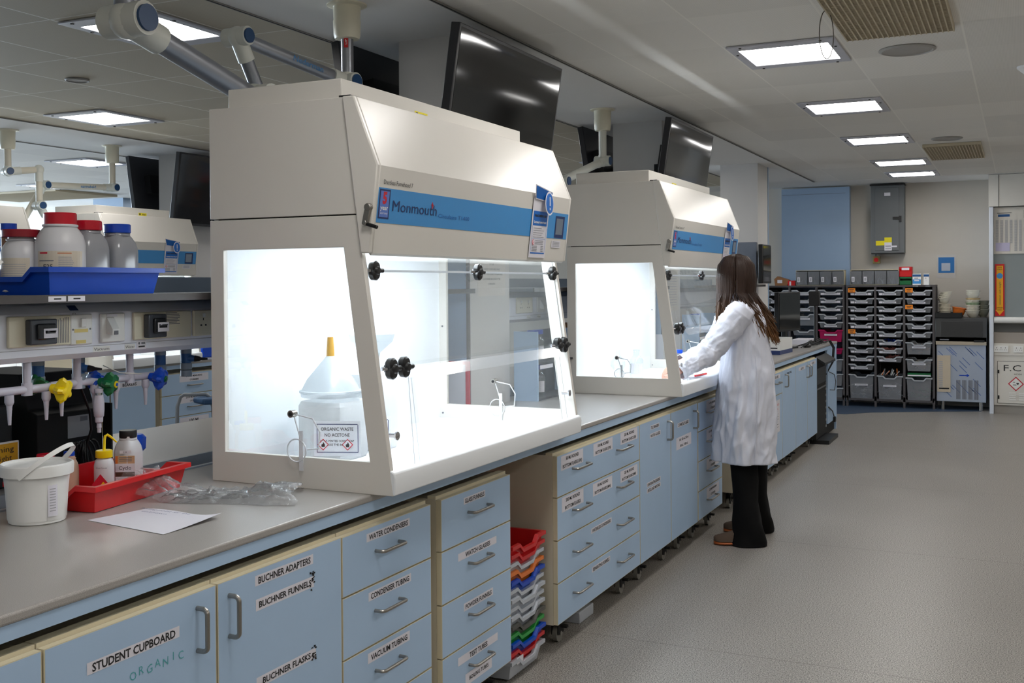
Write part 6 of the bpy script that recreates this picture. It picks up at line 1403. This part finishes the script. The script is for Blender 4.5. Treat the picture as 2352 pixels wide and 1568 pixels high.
# trousers, wide legs gathering over the shoes
def leg(s, hem):
    rings = []; A_ = HIP[s]; K = KN[s]; N_ = AN[s]
    for z, rx, ry in ((.78, .085, .085), (.70, .084, .084), (.60, .082, .082), (.48, .078, .078), (.36, .074, .074), (.24, .076, .074), (.14, .084, .080), (.07, .090, .086), (.022, .094, .090), (.006, .095, .09)):
        if z > K.z: t = (z-K.z)/(A_.z-K.z); c = K.lerp(A_, t)
        else: t = (z-N_.z)/(K.z-N_.z); c = N_.lerp(K, t)+Fd*.01
        c = (c.x, c.y)
        rings.append(ell(c, rx, ry, z, 32, 2.0, lambda a, zz: .007*math.sin(3*a+zz*14)+.006*noise.noise(Vector((math.cos(a)*2, math.sin(a)*2, zz*9+(3 if s == 'L' else 8))))+(.008*math.sin(zz*46+a*2) if zz < .3 else 0)))
    return rings
b = MB(); b.loft(leg('L', 0), TROUS, cap=False); b.loft(leg('R', 0), TROUS, cap=False); b.build('trousers', P_, angle=180)
def shoe(s, d):
    b = MB(); A_ = AN[s]; d = Vector(d).normalized(); sd = Vector((-d.y, d.x, 0)); c = Vector((A_.x, A_.y, 0))-d*.055; L_ = .265; rs = []; ss = []
    for t, w_, h_ in ((0, .020, .05), (.04, .030, .065), (.15, .036, .075), (.35, .036, .078), (.5, .039, .072), (.62, .044, .058), (.78, .047, .044), (.9, .040, .036), (.97, .026, .03), (1.0, .01, .022)):
        m_ = c+d*(L_*t); rs.append([m_+sd*(w_*math.cos(2*math.pi*k/16))+Vector((0, 0, .022+(h_)*max(0, math.sin(2*math.pi*k/16))*1.0)) for k in range(16)])
        ss.append([m_+sd*(w_*1.06*math.cos(2*math.pi*k/16))+Vector((0, 0, .012+.012*math.sin(2*math.pi*k/16))) for k in range(16)])
    b.loft(rs, SHOE); o = b.build('shoe', P_, angle=60); q = MB(); q.loft(ss, SOLE); q.build('sole', o, angle=50)
    q = MB()
    for t in (.50, ):
        m_ = c+d*(L_*t); q.add([m_+sd*(-sg*.0402)*1.0+d*a_+Vector((0, 0, z_)) for sg in (1,) for a_, z_ in ((.0, .03), (.014, .03), (-.016, .076), (-.03, .076))], [(0, 1, 2, 3)], PAPER)
        q.add([m_+sd*(.0402)+d*a_+Vector((0, 0, z_)) for a_, z_ in ((.0, .03), (.014, .03), (-.016, .076), (-.03, .076))], [(0, 1, 2, 3)], PAPER)
    q.build('stripe', o)
shoe('L', (-.93, -.37, 0)); shoe('R', (-.95, -.30, 0))
# lab coat
cn_ = COAT.node_tree; nz_ = cn_.nodes.new('ShaderNodeTexNoise'); nz_.noise_type = 'RIDGED_MULTIFRACTAL'; nz_.inputs['Scale'].default_value = 5.5; nz_.inputs['Detail'].default_value = 3
nz_.inputs['Distortion'].default_value = .6
tc_ = cn_.nodes.new('ShaderNodeTexCoord'); mp_ = cn_.nodes.new('ShaderNodeMapping'); mp_.inputs['Scale'].default_value = (1.3, 1.3, .75); mp_.inputs['Rotation'].default_value = (.3, .5, 0)
cn_.links.new(tc_.outputs['Object'], mp_.inputs[0]); cn_.links.new(mp_.outputs[0], nz_.inputs['Vector'])
b2_ = cn_.nodes.new('ShaderNodeBump'); b2_.inputs['Strength'].default_value = .55; b2_.inputs['Distance'].default_value = .02; cn_.links.new(nz_.outputs['Fac'], b2_.inputs['Height'])
old_ = [n for n in cn_.nodes if n.type == 'BUMP' and n is not b2_][0]; cn_.links.new(old_.outputs[0], b2_.inputs['Normal']); cn_.links.new(b2_.outputs[0], cn_.nodes['Principled BSDF'].inputs['Normal'])
def wr(a, z):
    k = max(0, min(1, (1.25-z)/.6))
    fold = abs(noise.noise(Vector((math.cos(a)*2.6+z*.8, math.sin(a)*2.6, z*1.3+4))))
    cr = abs(noise.noise(Vector((math.cos(a)*3.2, math.sin(a)*3.2+z*2.4, z*6.5))))
    c1, s1 = math.cos(a), math.sin(a)
    def ridge(x, y, zz): return max(0, 1-abs(noise.noise(Vector((x, y, zz))))*3.2)**1.5
    sharp = .007*ridge(c1*2.1+z*2.2, s1*2.1-z*1.6, z*3.4+7)+.005*ridge(c1*4.2-z*2.5, s1*4.2+z*4.2, z*5.5)+.003*ridge(c1*8, s1*8+z*6, z*11)
    return sharp*(.6+.4*k)+.030*fold*(.35+k)-.016*cr+k*(.010*math.sin(5*a+1.3+z*2)+.007*math.sin(9*a+z*5))+.010*noise.noise(Vector((math.cos(a)*2.2, math.sin(a)*2.2, z*4.0)))+.004*noise.noise(Vector((math.cos(a)*6, math.sin(a)*6, z*14)))
b = MB(); NR = 120
key = [(.462, .164, .205, .232, 3.362), (.60, .165, .207, .236, 3.36), (.80, .162, .205, .246, 3.358), (.95, .155, .198, .250, 3.356), (1.08, .138, .180, .247, 3.352), (1.18, .130, .178, .240, 3.348), (1.28, .126, .185, .232, 3.344), (1.35, .112, .178, .222, 3.34), (1.385, .095, .150, .218, 3.337), (1.41, .078, .108, .214, 3.335), (1.43, .066, .078, .212, 3.334), (1.452, .062, .066, .210, 3.333)]
def interp(z):
    for i in range(len(key)-1):
        if key[i][0] <= z <= key[i+1][0]:
            t = (z-key[i][0])/(key[i+1][0]-key[i][0]); return [key[i][k]*(1-t)+key[i+1][k]*t for k in range(1, 5)]
rings = []
for i in range(NR+1):
    z = .462+(1.452-.462)*i/NR; rx, ry, cx, cy = interp(z); rings.append(ell((cx, cy), rx, ry, z, 180, 2.2, wr))
b.loft(rings, COAT, cap=False)
# collar and hem band
rings = [ell((.211, 3.334), .064, .068, 1.447, 36, 2), ell((.209, 3.333), .062, .066, 1.475, 36, 2), ell((.212, 3.334), .078, .082, 1.452, 36, 2), ell((.214, 3.335), .088, .096, 1.425, 36, 2)]
b.loft(rings, COAT, cap=False)
coat = b.build('lab_coat', P_, angle=180)
sm = coat.modifiers.new('thick', 'SOLIDIFY'); sm.thickness = .003
b = MB(); pts = []
for i in range(30):
    z = .47+.62*i/29; rx, ry, cx, cy = interp(z); a = 1.72; e = wr(a, z); pts.append(at((cx, cy), (rx+e+.002)*math.cos(a)*1.06, (ry+e+.002)*math.sin(a)*1.03, z))
b.tube(pts, .0022, COAT, 5); pts = []
for i in range(30):
    z = .47+.70*i/29; rx, ry, cx, cy = interp(z); a = 2.75; e = wr(a, z); pts.append(at((cx, cy), (rx+e+.002)*math.cos(a)*1.05, (ry+e+.002)*math.sin(a)*1.05, z))
b.tube(pts, .0018, COAT, 5); b.build('seam', coat)
def sleeve(s):
    a, e, w_ = SH[s], EL[s], WR[s]+(WR[s]-EL[s]).normalized()*-.005; N = 90; pts = []; rad = []
    for i in range(N+1):
        t = i/N
        if t < .52: p = a.lerp(e, t/.52)
        else: p = e.lerp(w_, (t-.52)/.48)
        r = .082*(1-t)+.046*t-.0+.003*math.sin(t*34)*(1 if t > .3 else .4)+.008*math.exp(-((t-.56)/.08)**2)
        if t < .08: r = .066+t*.2
        pts.append(p); rad.append(r)
    for _ in range(60): pts = [pts[0]]+[(pts[i-1]+pts[i]*2+pts[i+1])/4 for i in range(1, N)]+[pts[N]]
    b = MB(); n = 60; V = []; F = []; ax = None
    for i, p in enumerate(pts):
        d = (pts[min(i+1, N)]-pts[max(i-1, 0)]).normalized()
        if ax is None: ax = d.orthogonal().normalized()
        ax = (ax-d*ax.dot(d)).normalized(); bb = d.cross(ax)
        for k in range(n):
            t_ = 2*math.pi*k/n; q = .006*noise.noise(Vector((math.cos(t_)*1.8, math.sin(t_)*1.8, i*.12)))+.006*max(0, 1-abs(noise.noise(Vector((math.cos(t_)*2.3+i*.03, math.sin(t_)*2.3, i*.105+5))))*3.2)**1.5+.0025*max(0, 1-abs(noise.noise(Vector((math.cos(t_)*3.5, math.sin(t_)*3.5+i*.06, i*.22+9))))*3.2)**1.5; r_ = rad[i]+q*(1 if i > 8 else .3)
            V.append(p+ax*(r_*math.cos(t_))+bb*(r_*math.sin(t_))+Vector((0, 0, -.006 if i > 48 else 0)))
    for i in range(N):
        for k in range(n): j = (k+1) % n; F.append((i*n+k, i*n+j, (i+1)*n+j, (i+1)*n+k))
    F.append(tuple(range(n))[::-1]); b.add(V, F, COAT); b.build('sleeve', coat, angle=180)
sleeve('L'); sleeve('R')
# hair
HAIR = mat('dark_brown_hair', (42, 25, 16), .5, spec=.28, var=.35, scale=40, bump=.4, bscale=150)
hn = HAIR.node_tree; tc = hn.nodes.new('ShaderNodeTexCoord'); sp = hn.nodes.new('ShaderNodeSeparateXYZ'); hn.links.new(tc.outputs['Object'], sp.inputs[0])
mr = hn.nodes.new('ShaderNodeMapRange'); mr.inputs[1].default_value = 1.42; mr.inputs[2].default_value = 1.14; hn.links.new(sp.outputs[2], mr.inputs[0])
mx = hn.nodes.new('ShaderNodeMix'); mx.data_type = 'RGBA'; mx.inputs[7].default_value = srgb(132, 88, 48)
old = [n_ for n_ in hn.nodes if n_.type == 'MIX' and n_ is not mx][0]
hn.links.new(old.outputs[2], mx.inputs[6]); ml = hn.nodes.new('ShaderNodeMath'); ml.operation = 'MULTIPLY'; ml.inputs[1].default_value = .75; hn.links.new(mr.outputs[0], ml.inputs[0]); hn.links.new(ml.outputs[0], mx.inputs[0]); hn.links.new(mx.outputs[2], hn.nodes['Principled BSDF'].inputs['Base Color'])
rn = random.Random(11); b = MB()
capc = HC+Vector((.008, .003, .008))
rings = []
for i in range(11):
    ph = math.pi*(.02+.60*i/10); r_ = .108*math.sin(ph); zc = .112*math.cos(ph); back = .012*i/10
    rings.append([capc+Vector((0, 0, zc))+(-Fd)*(back)+Fd*(r_*.98*math.cos(2*math.pi*k/28)*(1 if math.cos(2*math.pi*k/28) < 0 else .92))+Ld*(r_*.90*math.sin(2*math.pi*k/28)) for k in range(28)])
b.loft(rings, HAIR)
hair = b.build('hair', P_, angle=180)
b = MB()
def lock(ang, zst, tip, r0, wv=.006, n=9):
    """from the scalp at ang (0 = face, pi = back), out over the head and down to the tip"""
    c = capc; s0 = c+Fd*(.018*math.cos(ang))+Ld*(.014*math.sin(ang))+Vector((0, 0, .113)); s05 = c+Fd*(.068*math.cos(ang))+Ld*(.062*math.sin(ang))+Vector((0, 0, .094))
    s1 = c+Fd*(.101*math.cos(ang))+Ld*(.095*math.sin(ang))+Vector((0, 0, .048)); s2 = c+Fd*(.112*math.cos(ang))+Ld*(.106*math.sin(ang))+Vector((0, 0, -.03))
    s3 = c+Fd*(.108*math.cos(ang))+Ld*(.104*math.sin(ang))+Vector((0, 0, -.11)); tip = Vector(tip)
    P = [s0, s05, s1, s2, s3]; ph = rn.random()*6
    for i in range(1, n+1):
        t = i/n; q = s3.lerp(tip, t); q += Vector((math.sin(ph+t*5), math.cos(ph*1.3+t*4), 0))*wv*(t**.8); P.append(q)
    R_ = [r0*.4, r0*.8, r0, r0*1.05, r0]+[r0*(1-.80*(i/n)**1.6) for i in range(1, n+1)]
    b.tube(P, R_, HAIR, 7, flat=.55)
bk = at((.215, 3.335), 0, 0, 0)
# back mass falling down her back, ends swinging out
for i in range(190):
    ang = math.pi*rn.uniform(.60, 1.36); z = rn.triangular(1.135, 1.34, 1.165); a2 = math.pi*rn.uniform(.74, 1.2)
    dist = .168+.055*(1.42-z)/.28+.015*rn.random()
    tip = bk+Fd*(dist*math.cos(a2))+Ld*(.15*math.sin(a2))+Vector((0, 0, z)); lock(ang, 0, tip, rn.uniform(.005, .011))
# a lock over the shoulder blade on the camera side
for i in range(60):
    ang = math.pi*rn.uniform(.46, .66); z = rn.uniform(1.19, 1.34); k = (1.34-z)/.15
    tip = bk+Fd*(rn.uniform(-.105, -.03)-.03*k)+Ld*(.160+.03*rn.random())+Vector((0, 0, z)); lock(ang, 0, tip, rn.uniform(.003, .008))
# front locks falling beside and over the face
for i in range(120):
    ang = math.pi*rn.uniform(-.06, .40); z = rn.uniform(1.17, 1.36); k = (1.36-z)/.19
    tip = bk+Fd*(rn.uniform(.085, .155)-.01*k)+Ld*rn.uniform(.03, .13)+Vector((0, 0, z)); lock(ang, 0, tip, rn.uniform(.004, .010))
for i in range(50):
    ang = -math.pi*rn.uniform(.16, .6); z = rn.uniform(1.2, 1.38)
    tip = bk+Fd*rn.uniform(.0, .14)+Ld*rn.uniform(-.14, -.07)+Vector((0, 0, z)); lock(ang, 0, tip, rn.uniform(.004, .010))
# a few wisps
for i in range(26):
    ang = math.pi*rn.uniform(.3, .8); tip = bk+Fd*rn.uniform(-.12, .04)+Ld*rn.uniform(.10, .16)+Vector((0, 0, rn.uniform(1.2, 1.3))); lock(ang, 0, tip, rn.uniform(.0016, .003), .02)
b.build('strands', hair, angle=180)
